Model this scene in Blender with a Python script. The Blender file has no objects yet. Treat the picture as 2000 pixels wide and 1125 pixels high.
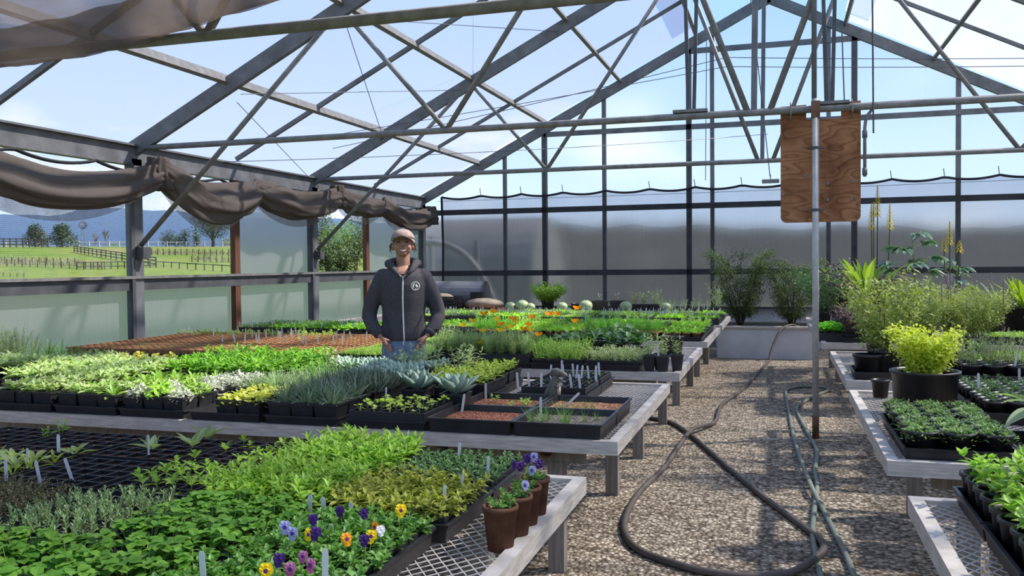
import bpy, math, random
import numpy as np
from mathutils import Vector, Matrix

SC = bpy.context.scene
COL = SC.collection
PI = math.pi
rng = random.Random(11)

# ------------------------------------------------------------------ camera model (metres; camera stands at the origin, 1.5 m up)
FPX, YAW, PITCH, ROLL, EYE = 1710.18, 0.2967, -0.0273, -0.0097, 1.5
def _axes():
    cy, sy, cp, sp = math.cos(YAW), math.sin(YAW), math.cos(PITCH), math.sin(PITCH)
    fwd = np.array([-sy*cp, cy*cp, sp]); right = np.array([cy, sy, 0.0]); up = np.cross(right, fwd)
    r = math.cos(ROLL)*right + math.sin(ROLL)*up
    u = -math.sin(ROLL)*right + math.cos(ROLL)*up
    return r, u, fwd
AR, AU, AF = _axes()
def _ray(x, y): return AF + AR*(x-1000)/FPX - AU*(y-562.5)/FPX
def PY(x, y, Y):
    d = _ray(x, y); t = Y/d[1]; return (d[0]*t, Y, EYE+d[2]*t)
def PZ(x, y, z):
    d = _ray(x, y); t = (z-EYE)/d[2]; return (d[0]*t, d[1]*t, z)
def PX(x, y, X):
    d = _ray(x, y); t = X/d[0]; return (X, d[1]*t, EYE+d[2]*t)
def PR(x, y, dist):
    d = _ray(x, y); h = math.hypot(d[0], d[1]); t = dist/h; return (d[0]*t, d[1]*t, EYE+d[2]*t)

# ------------------------------------------------------------------ mesh builder
class MB:
    def __init__(s): s.v = []; s.f = []; s.m = []; s.n = 0
    def add(s, v, f, m=0):
        o = s.n; s.v.extend([tuple(map(float, p)) for p in v]); s.n += len(v)
        for q in f: s.f.append(tuple(i+o for i in q)); s.m.append(m)
        return s
    def box(s, a, b, m=0):
        x0, y0, z0 = a; x1, y1, z1 = b
        v = [(x0,y0,z0),(x1,y0,z0),(x1,y1,z0),(x0,y1,z0),(x0,y0,z1),(x1,y0,z1),(x1,y1,z1),(x0,y1,z1)]
        return s.add(v, [(0,3,2,1),(4,5,6,7),(0,1,5,4),(1,2,6,5),(2,3,7,6),(3,0,4,7)], m)
    def bar(s, A, B, w, h, m=0, up=(0,0,1)):
        A = np.array(A, float); B = np.array(B, float); d = B-A; d /= np.linalg.norm(d)
        up = np.array(up, float); sd = np.cross(d, up)
        if np.linalg.norm(sd) < 1e-4: sd = np.cross(d, np.array([0,1.,0]))
        sd /= np.linalg.norm(sd); u = np.cross(sd, d)
        v = []
        for P in (A, B):
            for a, b in ((-1,-1),(1,-1),(1,1),(-1,1)): v.append(P+sd*a*w/2+u*b*h/2)
        return s.add(v, [(0,1,2,3),(7,6,5,4),(0,4,5,1),(1,5,6,2),(2,6,7,3),(3,7,4,0)], m)
    def tube(s, pts, r, n=8, m=0, caps=True):
        pts = [np.array(p, float) for p in pts]; k = len(pts)
        rr = r if isinstance(r, (list, tuple)) else [r]*k
        v = []; f = []; prev = None
        for i, p in enumerate(pts):
            d = pts[min(i+1,k-1)]-pts[max(i-1,0)]; d = d/(np.linalg.norm(d)+1e-9)
            if prev is None:
                a = np.cross(d, [0,0,1.]); 
                if np.linalg.norm(a) < 1e-3: a = np.cross(d, [1.,0,0])
            else: a = prev-d*np.dot(prev, d)
            a = a/(np.linalg.norm(a)+1e-9); prev = a; b = np.cross(d, a)
            for j in range(n):
                t = 2*PI*j/n; v.append(p+rr[i]*(math.cos(t)*a+math.sin(t)*b))
        for i in range(k-1):
            for j in range(n):
                j2 = (j+1) % n; f.append((i*n+j, i*n+j2, (i+1)*n+j2, (i+1)*n+j))
        if caps: f.append(tuple(range(n-1,-1,-1))); f.append(tuple((k-1)*n+j for j in range(n)))
        return s.add(v, f, m)
    def lathe(s, prof, n=20, c=(0,0,0), m=0, sq=0, cap0=True, cap1=False):
        v = []; f = []
        for r, z in prof:
            for j in range(n):
                t = 2*PI*(j+.5)/n; x, y = math.cos(t), math.sin(t)
                if sq:
                    q = (abs(x)**sq+abs(y)**sq)**(1/sq); x, y = x/q, y/q
                v.append((c[0]+r*x, c[1]+r*y, c[2]+z))
        k = len(prof)
        for i in range(k-1):
            for j in range(n):
                j2 = (j+1) % n; f.append((i*n+j, i*n+j2, (i+1)*n+j2, (i+1)*n+j))
        if cap0: f.append(tuple(range(n-1,-1,-1)))
        if cap1: f.append(tuple((k-1)*n+j for j in range(n)))
        return s.add(v, f, m)
    def ell(s, c, r, n=12, k=8, m=0, jit=0, seed=0):
        q = random.Random(seed); v = []; f = []
        for i in range(k+1):
            ph = -PI/2+PI*i/k
            for j in range(n):
                t = 2*PI*j/n; g = 1+jit*(q.random()-.5)
                v.append((c[0]+r[0]*g*math.cos(ph)*math.cos(t), c[1]+r[1]*g*math.cos(ph)*math.sin(t), c[2]+r[2]*g*math.sin(ph)))
        for i in range(k):
            for j in range(n):
                j2 = (j+1) % n; f.append((i*n+j, i*n+j2, (i+1)*n+j2, (i+1)*n+j))
        return s.add(v, f, m)
    def loft(s, rings, m=0, caps=True):
        n = len(rings[0]); v = [p for r in rings for p in r]; f = []
        for i in range(len(rings)-1):
            for j in range(n):
                j2 = (j+1) % n; f.append((i*n+j, i*n+j2, (i+1)*n+j2, (i+1)*n+j))
        if caps: f.append(tuple(range(n-1,-1,-1))); f.append(tuple((len(rings)-1)*n+j for j in range(n)))
        return s.add(v, f, m)
    def leaf(s, p, az, el, L, W, prof='lance', seg=4, droop=.6, fold=.25, m=0, roll=0.0, thick=0.0):
        t = np.linspace(0, 1, seg+1)
        e = el-droop*t
        ds = L/seg
        ce, se = np.cos(e), np.sin(e)
        ca, sa = math.cos(az), math.sin(az)
        hx = np.concatenate([[0], np.cumsum(ce[:-1]*ds)]); hz = np.concatenate([[0], np.cumsum(se[:-1]*ds)])
        cen = np.stack([p[0]+hx*ca, p[1]+hx*sa, p[2]+hz], 1)
        w = W/2*PROF[prof](t)
        sd = np.array([-sa, ca, 0.0]); nr = np.stack([-se*ca, -se*sa, ce], 1)
        cr, sr = math.cos(roll), math.sin(roll)
        side = sd[None]*cr+nr*sr; nn = nr*cr-sd[None]*sr
        lf = cen+side*w[:,None]+nn*(fold*w)[:,None]; rt = cen-side*w[:,None]+nn*(fold*w)[:,None]
        k = seg+1
        if thick:
            th = thick*np.maximum(PROF[prof](t), .15)
            bot = cen-nn*th[:,None]; top = cen+nn*(th*.25)[:,None]
            v = np.concatenate([lf, top, rt, bot]); f = []
            for i in range(seg):
                for a, b in ((0,1),(1,2),(2,3),(3,0)): f.append((a*k+i, a*k+i+1, b*k+i+1, b*k+i))
            return s.add(v, f, m)
        v = np.concatenate([lf, cen, rt]); f = []
        for i in range(seg):
            f.append((i, i+1, k+i+1, k+i)); f.append((k+i, k+i+1, 2*k+i+1, 2*k+i))
        return s.add(v, f, m)
    def mesh(s, name, mats, smooth=False):
        me = bpy.data.meshes.new(name); me.from_pydata(s.v, [], s.f)
        for q in (mats if isinstance(mats, (list, tuple)) else [mats]): me.materials.append(q)
        me.polygons.foreach_set('material_index', s.m)
        if smooth: me.polygons.foreach_set('use_smooth', [True]*len(s.f))
        me.update(); return me
PROF = {
    'lance': lambda t: np.maximum(np.sin(PI*np.clip(t,0,1)**.75), .04),
    'ovate': lambda t: np.maximum(np.sin(PI*np.clip(t,0,1)**.6)**.85, .03),
    'strap': lambda t: np.minimum(1, .55+t*2)*np.clip(1-t**3.5, .02, 1),
    'spoon': lambda t: np.where(t < .35, .22+.3*t, np.maximum(np.sin(PI*np.clip((t-.2)/.82,0,1))**.7, .05)),
    'round': lambda t: np.maximum(np.sqrt(np.clip(1-(2*t-1)**2, 0, 1)), .05),
    'needle': lambda t: np.clip(1-t*.8, .1, 1),
    'agave': lambda t: np.where(t < .62, .45+.55*np.sin(PI/2*t/.62), np.clip(np.cos(PI/2*(t-.62)/.38), .03, 1)),
}
def bump_noise(x, y, s=0): return math.sin(x*3.1+s)+math.sin(y*2.7-s*1.3)+math.sin((x+y)*1.9+s*.7)

# ------------------------------------------------------------------ scene-tree helpers
def empty(name, loc=(0,0,0), rz=0.0):
    o = bpy.data.objects.new(name, None); COL.objects.link(o)
    o.location = loc; o.rotation_euler = (0,0,rz); o.empty_display_size = .05; return o
def tag(o, label, cat, group=None, kind=None):
    o['label'] = label; o['category'] = cat
    if group: o['group'] = group
    if kind: o['kind'] = kind
    return o
def thing(name, label, cat, loc=(0,0,0), rz=0.0, group=None, kind=None):
    return tag(empty(name, loc, rz), label, cat, group, kind)
def part(name, me, parent, loc=(0,0,0), rz=0.0, sc=1.0, label=None, kind=None, rot=None):
    o = bpy.data.objects.new(name, me); COL.objects.link(o); o.parent = parent
    o.location = loc; o.rotation_euler = rot if rot else (0,0,rz)
    o.scale = (sc,)*3 if isinstance(sc, (int, float)) else sc
    if label: o['label'] = label
    if kind: o['kind'] = kind
    return o
def solo(name, me, label, cat, loc=(0,0,0), rz=0.0, group=None, kind=None, sc=1.0):
    o = part(name, me, None, loc, rz, sc); return tag(o, label, cat, group, kind)
def struct(name, me, label=None, cat=None, loc=(0,0,0)):
    o = part(name, me, None, loc); o['kind'] = 'structure'
    if label: o['label'] = label
    if cat: o['category'] = cat
    return o
ORD = ['first','second','third','fourth','fifth','sixth','seventh','eighth','ninth','tenth','eleventh','twelfth','thirteenth','fourteenth','fifteenth','sixteenth',
       'seventeenth','eighteenth','nineteenth','twentieth','twenty-first','twenty-second','twenty-third','twenty-fourth','twenty-fifth','twenty-sixth','twenty-seventh',
       'twenty-eighth','twenty-ninth','thirtieth','thirty-first','thirty-second','thirty-third','thirty-fourth','thirty-fifth','thirty-sixth','thirty-seventh','thirty-eighth']

# ------------------------------------------------------------------ materials
def mat(name):
    m = bpy.data.materials.new(name); m.use_nodes = True; nt = m.node_tree; nt.nodes.clear()
    out = nt.nodes.new('ShaderNodeOutputMaterial'); return m, nt, out
def L(nt, a, ao, b, bi): nt.links.new(a.outputs[ao], b.inputs[bi])
def noise(nt, scale, detail=4, vec=None, rough=.55):
    n = nt.nodes.new('ShaderNodeTexNoise'); n.inputs['Scale'].default_value = scale; n.inputs['Detail'].default_value = detail
    n.inputs['Roughness'].default_value = rough
    if vec: L(nt, vec[0], vec[1], n, 'Vector')
    return n
def ramp(nt, src, so, stops):
    r = nt.nodes.new('ShaderNodeValToRGB'); e = r.color_ramp.elements
    while len(e) < len(stops): e.new(.5)
    for q, (p, c) in zip(e, stops): q.position = p; q.color = (*c, 1)
    L(nt, src, so, r, 'Fac'); return r
def coords(nt, scale=(1,1,1), rot=(0,0,0), kind='Object'):
    tc = nt.nodes.new('ShaderNodeTexCoord'); mp = nt.nodes.new('ShaderNodeMapping')
    mp.inputs['Scale'].default_value = scale; mp.inputs['Rotation'].default_value = rot
    L(nt, tc, kind, mp, 'Vector'); return mp
def princ(nt, out, rough=.6, metal=0.0, spec=.4):
    b = nt.nodes.new('ShaderNodeBsdfPrincipled'); b.inputs['Roughness'].default_value = rough
    b.inputs['Metallic'].default_value = metal; b.inputs['Specular IOR Level'].default_value = spec
    L(nt, b, 'BSDF', out, 'Surface'); return b
def add_bump(nt, b, src, so, strength=.3, dist=.01):
    n = nt.nodes.new('ShaderNodeBump'); n.inputs['Strength'].default_value = strength; n.inputs['Distance'].default_value = dist
    L(nt, src, so, n, 'Height'); L(nt, n, 'Normal', b, 'Normal')
def plain(name, c, rough=.6, metal=0.0, spec=.4, var=.15, scale=8.0, stretch=(1,1,1), bump=0.0):
    m, nt, out = mat(name); b = princ(nt, out, rough, metal, spec)
    mp = coords(nt, stretch); n = noise(nt, scale, 5, (mp, 'Vector'))
    lo = tuple(max(0, x*(1-var)) for x in c); hi = tuple(min(1, x*(1+var)) for x in c)
    r = ramp(nt, n, 'Fac', [(.3, lo), (.7, hi)]); L(nt, r, 'Color', b, 'Base Color')
    if bump: add_bump(nt, b, n, 'Fac', bump, .004)
    return m
def leafmat(name, c1, c2, tr=.4, rough=.45, spec=.35, tint=(1.25,1.35,.7)):
    m, nt, out = mat(name)
    g = nt.nodes.new('ShaderNodeNewGeometry'); oi = nt.nodes.new('ShaderNodeObjectInfo')
    r = ramp(nt, g, 'Random Per Island', [(0, c1), (1, c2)])
    hs = nt.nodes.new('ShaderNodeHueSaturation'); L(nt, r, 'Color', hs, 'Color')
    mr = nt.nodes.new('ShaderNodeMapRange'); mr.inputs['To Min'].default_value = .82; mr.inputs['To Max'].default_value = 1.18
    L(nt, oi, 'Random', mr, 'Value'); L(nt, mr, 'Result', hs, 'Value')
    b = nt.nodes.new('ShaderNodeBsdfPrincipled'); b.inputs['Roughness'].default_value = rough; b.inputs['Specular IOR Level'].default_value = spec
    L(nt, hs, 'Color', b, 'Base Color')
    t = nt.nodes.new('ShaderNodeBsdfTranslucent'); mx = nt.nodes.new('ShaderNodeMix'); mx.data_type = 'RGBA'; mx.blend_type = 'MULTIPLY'
    mx.inputs['Factor'].default_value = 1; L(nt, hs, 'Color', mx, 'A'); mx.inputs['B'].default_value = (*tint, 1); L(nt, mx, 'Result', t, 'Color')
    ms = nt.nodes.new('ShaderNodeMixShader'); ms.inputs['Fac'].default_value = tr
    L(nt, b, 'BSDF', ms, 1); L(nt, t, 'BSDF', ms, 2); L(nt, ms, 'Shader', out, 'Surface'); return m
def sheetmat(name, transp, tcol, dcol, trans=.7, scale=3.0, stretch=(1,1,1), vary=.15, rough_glass=None):
    """twin-wall plastic or cloth: part clear, part milky. transp = share of light that passes straight."""
    m, nt, out = mat(name)
    tp = nt.nodes.new('ShaderNodeBsdfTransparent'); tp.inputs['Color'].default_value = (*tcol, 1)
    df = nt.nodes.new('ShaderNodeBsdfDiffuse'); df.inputs['Color'].default_value = (*dcol, 1)
    tl = nt.nodes.new('ShaderNodeBsdfTranslucent'); tl.inputs['Color'].default_value = (*dcol, 1)
    m1 = nt.nodes.new('ShaderNodeMixShader'); m1.inputs['Fac'].default_value = trans
    L(nt, df, 'BSDF', m1, 1); L(nt, tl, 'BSDF', m1, 2)
    milky = m1
    if rough_glass:
        share, rg = rough_glass
        rf = nt.nodes.new('ShaderNodeBsdfRefraction'); rf.inputs['IOR'].default_value = 1.12; rf.distribution = 'BECKMANN'; rf.inputs['Roughness'].default_value = rg
        rf.inputs['Color'].default_value = (*tcol, 1)
        mg = nt.nodes.new('ShaderNodeMixShader'); mg.inputs['Fac'].default_value = share
        L(nt, m1, 'Shader', mg, 1); L(nt, rf, 'BSDF', mg, 2); milky = mg
    m2 = nt.nodes.new('ShaderNodeMixShader')
    mp = coords(nt, stretch); n = noise(nt, scale, 4, (mp, 'Vector'))
    mr = nt.nodes.new('ShaderNodeMapRange'); mr.inputs['From Min'].default_value = .3; mr.inputs['From Max'].default_value = .7
    mr.inputs['To Min'].default_value = 1-transp-vary*.5; mr.inputs['To Max'].default_value = 1-transp+vary*.5
    L(nt, n, 'Fac', mr, 'Value'); L(nt, mr, 'Result', m2, 'Fac')
    L(nt, tp, 'BSDF', m2, 1); L(nt, milky, 'Shader', m2, 2); L(nt, m2, 'Shader', out, 'Surface'); return m

def woodmat(name, c1, c2, scale=3.0, stretch=(1,12,12), rough=.75, bump=.2):
    m, nt, out = mat(name); b = princ(nt, out, rough, 0, .25)
    mp = coords(nt, stretch); n = noise(nt, scale, 6, (mp, 'Vector'), .65)
    r = ramp(nt, n, 'Fac', [(.3, c1), (.68, c2)]); L(nt, r, 'Color', b, 'Base Color'); add_bump(nt, b, n, 'Fac', bump, .003); return m
def gravelmat(name):
    m, nt, out = mat(name); b = princ(nt, out, .85, 0, .25)
    mp = coords(nt, (1,1,1))
    nn = noise(nt, 22, 2, (mp, 'Vector')); mixv = nt.nodes.new('ShaderNodeMix'); mixv.data_type = 'RGBA'; mixv.blend_type = 'ADD'; mixv.inputs['Factor'].default_value = .03
    L(nt, mp, 'Vector', mixv, 'A'); L(nt, nn, 'Color', mixv, 'B')
    v = nt.nodes.new('ShaderNodeTexVoronoi'); v.inputs['Scale'].default_value = 38; L(nt, mixv, 'Result', v, 'Vector')
    sp = nt.nodes.new('ShaderNodeSeparateColor'); L(nt, v, 'Color', sp, 'Color')
    r = ramp(nt, sp, 'Red', [(0,(.14,.112,.085)),(.3,(.28,.23,.175)),(.65,(.44,.37,.29)),(1,(.66,.585,.48))])
    d = ramp(nt, v, 'Distance', [(.35,(1,1,1)),(.8,(.30,.27,.24))])
    mx = nt.nodes.new('ShaderNodeMix'); mx.data_type = 'RGBA'; mx.blend_type = 'MULTIPLY'; mx.inputs['Factor'].default_value = 1
    L(nt, r, 'Color', mx, 'A'); L(nt, d, 'Color', mx, 'B')
    big = noise(nt, .9, 3, (mp, 'Vector')); rb = ramp(nt, big, 'Fac', [(.3,(.82,.8,.78)),(.7,(1.1,1.08,1.02))])
    m3 = nt.nodes.new('ShaderNodeMix'); m3.data_type = 'RGBA'; m3.blend_type = 'MULTIPLY'; m3.inputs['Factor'].default_value = 1
    L(nt, mx, 'Result', m3, 'A'); L(nt, rb, 'Color', m3, 'B'); L(nt, m3, 'Result', b, 'Base Color')
    inv = nt.nodes.new('ShaderNodeMath'); inv.operation = 'SUBTRACT'; inv.inputs[0].default_value = 1; L(nt, v, 'Distance', inv, 1)
    add_bump(nt, b, inv, 'Value', 1.0, .02); return m
def soilmat(name, a, c, scale=60):
    m, nt, out = mat(name); b = princ(nt, out, .95, 0, .1); mp = coords(nt)
    v = nt.nodes.new('ShaderNodeTexVoronoi'); v.inputs['Scale'].default_value = scale; L(nt, mp, 'Vector', v, 'Vector')
    sp = nt.nodes.new('ShaderNodeSeparateColor'); L(nt, v, 'Color', sp, 'Color')
    r = ramp(nt, sp, 'Green', [(0, a), (1, c)]); L(nt, r, 'Color', b, 'Base Color')
    add_bump(nt, b, v, 'Distance', .9, .012); return m

M = {}
M['steel'] = plain('galvanised_steel', (.155,.158,.165), .55, 0, .4, .3, 5, (1,1,1))
M['steel_dark'] = plain('weathered_steel', (.085,.086,.092), .6, 0, .4, .3, 5)
M['tube'] = plain('galvanised_tube', (.205,.20,.195), .6, 0, .4, .25, 14)
M['rust'] = plain('rusted_steel', (.16,.085,.055), .85, 0, .2, .4, 14)
M['stud'] = woodmat('brown_timber_stud', (.10,.045,.028), (.19,.085,.05), 3, (14,14,1))
M['bench_wood'] = woodmat('weathered_white_timber', (.33,.295,.26), (.62,.57,.51), 4, (2,2,20))
M['leg_wood'] = woodmat('grey_post_timber', (.14,.12,.105), (.30,.27,.235), 4, (14,14,1))
M['wire_mesh'] = plain('pale_expanded_metal', (.55,.50,.45), .5, 0, .4, .2, 6)
M['gravel'] = gravelmat('pea_gravel')
M['black'] = plain('black_plastic', (.013,.013,.016), .42, 0, .5, .4, 18)
M['black_matt'] = plain('dusty_black_plastic', (.03,.03,.034), .6, 0, .4, .4, 14)
M['soil'] = soilmat('dark_potting_soil', (.018,.012,.009), (.07,.05,.04))
M['soil_red'] = soilmat('reddish_potting_soil', (.10,.036,.025), (.27,.115,.075), 90)
M['soil_grey'] = soilmat('grey_sandy_soil', (.07,.06,.055), (.19,.165,.15), 90)
M['bark'] = soilmat('bark_chip_soil', (.13,.05,.03), (.36,.2,.12), 60)
M['fibre'] = plain('brown_fibre_pot', (.27,.145,.075), .95, 0, .1, .3, 25, (1,1,1), .3)
M['fibre_soil'] = soilmat('tan_seed_compost', (.26,.155,.065), (.50,.34,.16), 70)
M['peat'] = plain('dark_brown_peat_pot', (.115,.055,.035), .9, 0, .15, .3, 25, (1,1,1), .3)
M['tag'] = plain('white_plant_tag', (.62,.61,.62), .5, 0, .3, .05)
M['ply'] = None
M['hose_brown'] = plain('brown_rubber_hose', (.085,.07,.06), .55, 0, .35, .25, 10)
M['hose_green'] = plain('faded_green_hose', (.19,.215,.175), .55, 0, .35, .2, 10)
M['white_paint'] = plain('scuffed_white_paint', (.55,.56,.58), .7, 0, .3, .12, 3)
M['pipe'] = plain('pale_galvanised_pipe', (.46,.45,.44), .5, 0, .4, .15, 14)
M['wire'] = plain('steel_wire', (.10,.10,.11), .5, .5)
M['black_net'] = plain('black_edging', (.012,.013,.016), .7)
M['melon'] = plain('pale_green_melon', (.25,.33,.17), .45, 0, .4, .35, 9, (6,6,1))
# plywood with cathedral grain
def plymat():
    m, nt, out = mat('weathered_plywood'); b = princ(nt, out, .8, 0, .2)
    mp = coords(nt, (.8,1,2.6)); n = noise(nt, 1.5, 2, (mp, 'Vector'))
    mul = nt.nodes.new('ShaderNodeMath'); mul.operation = 'MULTIPLY'; mul.inputs[1].default_value = 14; L(nt, n, 'Fac', mul, 0)
    fr = nt.nodes.new('ShaderNodeMath'); fr.operation = 'FRACT'; L(nt, mul, 'Value', fr, 0)
    r = ramp(nt, fr, 'Value', [(0,(.21,.092,.042)),(.2,(.34,.16,.075)),(.8,(.43,.215,.11)),(1,(.31,.145,.07))])
    mp2 = coords(nt, (2,2,2)); n2 = noise(nt, 1.6, 5, (mp2, 'Vector')); r2 = ramp(nt, n2, 'Fac', [(.3,(.5,.42,.4)),(.65,(1.1,1.05,1))])
    mx = nt.nodes.new('ShaderNodeMix'); mx.data_type = 'RGBA'; mx.blend_type = 'MULTIPLY'; mx.inputs['Factor'].default_value = 1
    L(nt, r, 'Color', mx, 'A'); L(nt, r2, 'Color', mx, 'B'); L(nt, mx, 'Result', b, 'Base Color'); return m
M['ply'] = plymat()
M['roof_sheet'] = sheetmat('milky_roof_polycarbonate', .46, (.92,.94,1.0), (.40,.41,.44), .88, 2.5, (1,.15,1), .12)
M['roof_flash'] = sheetmat('bluish_roof_flap', .25, (.7,.8,1), (.45,.52,.66), .7, 2.5, (1,1,1), .05)
M['gable_sheet'] = sheetmat('clear_gable_polycarbonate', .11, (.92,.965,1), (.55,.575,.65), .5, 3.0, (9,1,.3), .08, (.78,.34))
M['wall_sheet'] = sheetmat('frosted_wall_polycarbonate', .05, (.72,.74,.80), (.45,.445,.50), .6, 3.0, (1,9,.3), .06, (.30,.40))
M['net_sheet'] = sheetmat('dark_insect_net', .60, (.93,.93,.95), (.06,.06,.065), .4, 2.0, (1,1,1), .06)
M['screen'] = None
def screenmat():
    m, nt, out = mat('insect_screen')
    tp = nt.nodes.new('ShaderNodeBsdfTransparent'); df = nt.nodes.new('ShaderNodeBsdfDiffuse'); df.inputs['Color'].default_value = (.25,.28,.34,1)
    tc = nt.nodes.new('ShaderNodeTexCoord'); sp = nt.nodes.new('ShaderNodeSeparateXYZ'); L(nt, tc, 'Object', sp, 'Vector')
    outs = []
    for ax in ('Y', 'Z'):
        a = nt.nodes.new('ShaderNodeMath'); a.operation = 'MULTIPLY'; a.inputs[1].default_value = 1/.018; L(nt, sp, ax, a, 0)
        f = nt.nodes.new('ShaderNodeMath'); f.operation = 'FRACT'; L(nt, a, 'Value', f, 0)
        l = nt.nodes.new('ShaderNodeMath'); l.operation = 'LESS_THAN'; l.inputs[1].default_value = .16; L(nt, f, 'Value', l, 0); outs.append(l)
    mx = nt.nodes.new('ShaderNodeMath'); mx.operation = 'MAXIMUM'; L(nt, outs[0], 'Value', mx, 0); L(nt, outs[1], 'Value', mx, 1)
    s = nt.nodes.new('ShaderNodeMath'); s.operation = 'MULTIPLY'; s.inputs[1].default_value = .55; L(nt, mx, 'Value', s, 0)
    ms = nt.nodes.new('ShaderNodeMixShader'); L(nt, s, 'Value', ms, 'Fac'); L(nt, tp, 'BSDF', ms, 1); L(nt, df, 'BSDF', ms, 2)
    L(nt, ms, 'Shader', out, 'Surface'); return m
M['screen'] = screenmat()
M['cloth'] = sheetmat('brown_shade_cloth', .10, (.8,.75,.7), (.165,.14,.125), .25, 14, (1,1,1), .10)
M['cloth_over'] = sheetmat('overhead_brown_shade_cloth', .27, (.80,.77,.78), (.25,.21,.185), .5, 6, (.4,1,1), .22)
M['cloth_thin'] = sheetmat('thin_shade_cloth', .48, (.85,.82,.84), (.27,.235,.215), .45, 6, (.4,1,1), .22)

# ------------------------------------------------------------------ greenhouse dimensions
Y0, Y1, Y2, YB = 4.20, 7.875, 11.656, 15.918
XL, XR, XC = -6.67, 6.33, -.17
ZE, ZAP, ZRAIL, ZCH = 2.82, 6.10, 1.366, 2.786
SL = (ZAP-ZE)/(XC-XL)
def rz(x): return ZAP-SL*abs(x-XC)
YN = -2.2   # where the greenhouse is cut off behind the camera

# floor
b = MB(); b.add([(-7.6,YN-.5,0),(7.4,YN-.5,0),(7.4,YB+.3,0),(-7.6,YB+.3,0)], [(0,1,2,3)])
struct('floor', b.mesh('floor', M['gravel']), 'tan pea gravel floor of the greenhouse aisle', 'floor')

# ---------------- ceiling: sheets, purlins, light rafters
ceil = struct('ceiling', None, 'translucent pitched greenhouse roof', 'roof')
PURL = [-5.49, -4.15, -2.77, -1.41]
for side in (-1, 1):
    X = (lambda d: XC+side*(XC-d))
    for (ya, yb) in ((YN, Y0), (Y0, Y1), (Y1, Y2), (Y2, YB)):
        xa, xb = X(XL-.45), X(-1.41)
        bb = MB(); n = 10
        v = []; f = []
        for i in range(n+1):
            t = i/n; x = xa+(xb-xa)*t
            for y in (ya, yb): v.append((x, y, rz(x)+.10))
        for i in range(n): f.append((2*i, 2*i+1, 2*i+3, 2*i+2))
        bb.add(v, f); part('roof_panel', bb.mesh('roof_panel', M['roof_sheet']), ceil)
    bb = MB(); x1, x2 = X(-1.75), X(-1.38)
    bb.add([(x1,YN,rz(x1)+.125),(x1,YB-.4,rz(x1)+.125),(x2,YB-.4,rz(x2)+.125),(x2,YN,rz(x2)+.125)], [(0,1,2,3)])
    part('vent_flap', bb.mesh('vent_flap', M['roof_flash']), ceil)
    for p in PURL:
        x = X(p); bb = MB(); bb.bar((x,YN,rz(x)+.025), (x,YB,rz(x)+.025), .05, .10, 0, (side*SL,0,1))
        part('purlin', bb.mesh('purlin', M['tube']), ceil)
    for y in ((YN+Y0)/2+.9, (Y0+Y1)/2, (Y1+Y2)/2, (Y2+YB)/2):
        bb = MB(); bb.bar((X(XL),y,rz(XL)+.06), (X(-1.41),y,rz(-1.41)+.06), .045, .05)
        part('light_rafter', bb.mesh('light_rafter', M['steel']), ceil)
bb = MB(); bb.bar((XC,YN,ZAP+.03), (XC,YB,ZAP+.03), .09, .09); part('ridge_beam', bb.mesh('ridge_beam', M['steel']), ceil)

# ---------------- side walls: eave beam, rail, posts, studs, panels
def sidewall(name, X, sgn, label):
    w = struct(name, None, label, 'wall')
    def pt(nm, A, B, wd, h, m):
        bb = MB(); bb.bar(A, B, wd, h, 0); part(nm, bb.mesh(nm, m), w)
    pt('eave_beam', (X,YN,ZE-.11), (X,YB,ZE-.11), .10, .22, M['steel'])
    pt('eave_lip', (X+sgn*.075,YN,ZE-.01), (X+sgn*.075,YB,ZE-.01), .05, .02, M['steel'])
    pt('mid_rail', (X+sgn*.01,YN,ZRAIL-.045), (X+sgn*.01,YB,ZRAIL-.045), .06, .13, M['steel_dark'])
    pt('rail_tube', (X+sgn*.06,YN,ZRAIL+.03), (X+sgn*.06,YB,ZRAIL+.03), .03, .03, M['tube'])
    for y in (Y0, Y1, Y2, YB-.07):
        pt('post', (X,y,0), (X,y,ZE-.15), .10, .15, M['steel'])
        pt('post_channel', (X+sgn*.055,y-.10,0), (X+sgn*.055,y-.10,ZE-.2), .03, .05, M['steel_dark'])
    for y in ((Y0-2.9), (Y0+Y1)/2, 9.705, 13.42):
        pt('timber_stud', (X,y,0), (X,y,ZE-.15), .07, .11, M['stud'])
    pt('base_board', (X,YN,.1), (X,YB,.1), .05, .2, M['white_paint'])
    def sheet(nm, y0, y1, z0, z1, m):
        bb = MB(); x = X-sgn*.06; bb.add([(x,y0,z0),(x,y1,z0),(x,y1,z1),(x,y0,z1)], [(0,1,2,3)])
        return part(nm, bb.mesh(nm, m), w)
    for y0, y1 in ((YN,Y0),(Y0,Y1),(Y1,9.705),(9.705,Y2),(Y2,13.42),(13.42,YB)):
        sheet('lower_panel', y0, y1, .15, ZRAIL-.03, M['wall_sheet'])
    return w, sheet
wl, shl = sidewall('wall_left', XL, 1, 'open-sided greenhouse wall with grey posts and frosted panels')
shl('upper_panel', 9.76, Y2-.05, ZRAIL, ZE-.1, M['wall_sheet']); shl('upper_panel', 13.47, YB-.1, ZRAIL, ZE-.1, M['wall_sheet'])
for i, (y0, y1) in enumerate(((YN, Y0), (Y0, Y1-.1), (Y1+.1, 9.65), (Y2+.1, 13.37))):
    bb = MB(); x = XL-.03; bb.add([(x,y0,ZRAIL),(x,y1,ZRAIL),(x,y1,ZE-.15),(x,y0,ZE-.15)], [(0,1,2,3)])
    if i < 3:
        o = struct('window_%d' % (i+1), bb.mesh('insect_screen', M['screen']), ('screened side window by the camera','screened side window left of the first post','screened side window between the first post and brown timber stud')[i], 'window')
wr, shr = sidewall('wall_right', XR, -1, 'frosted greenhouse side wall on the far side of the benches')
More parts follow.
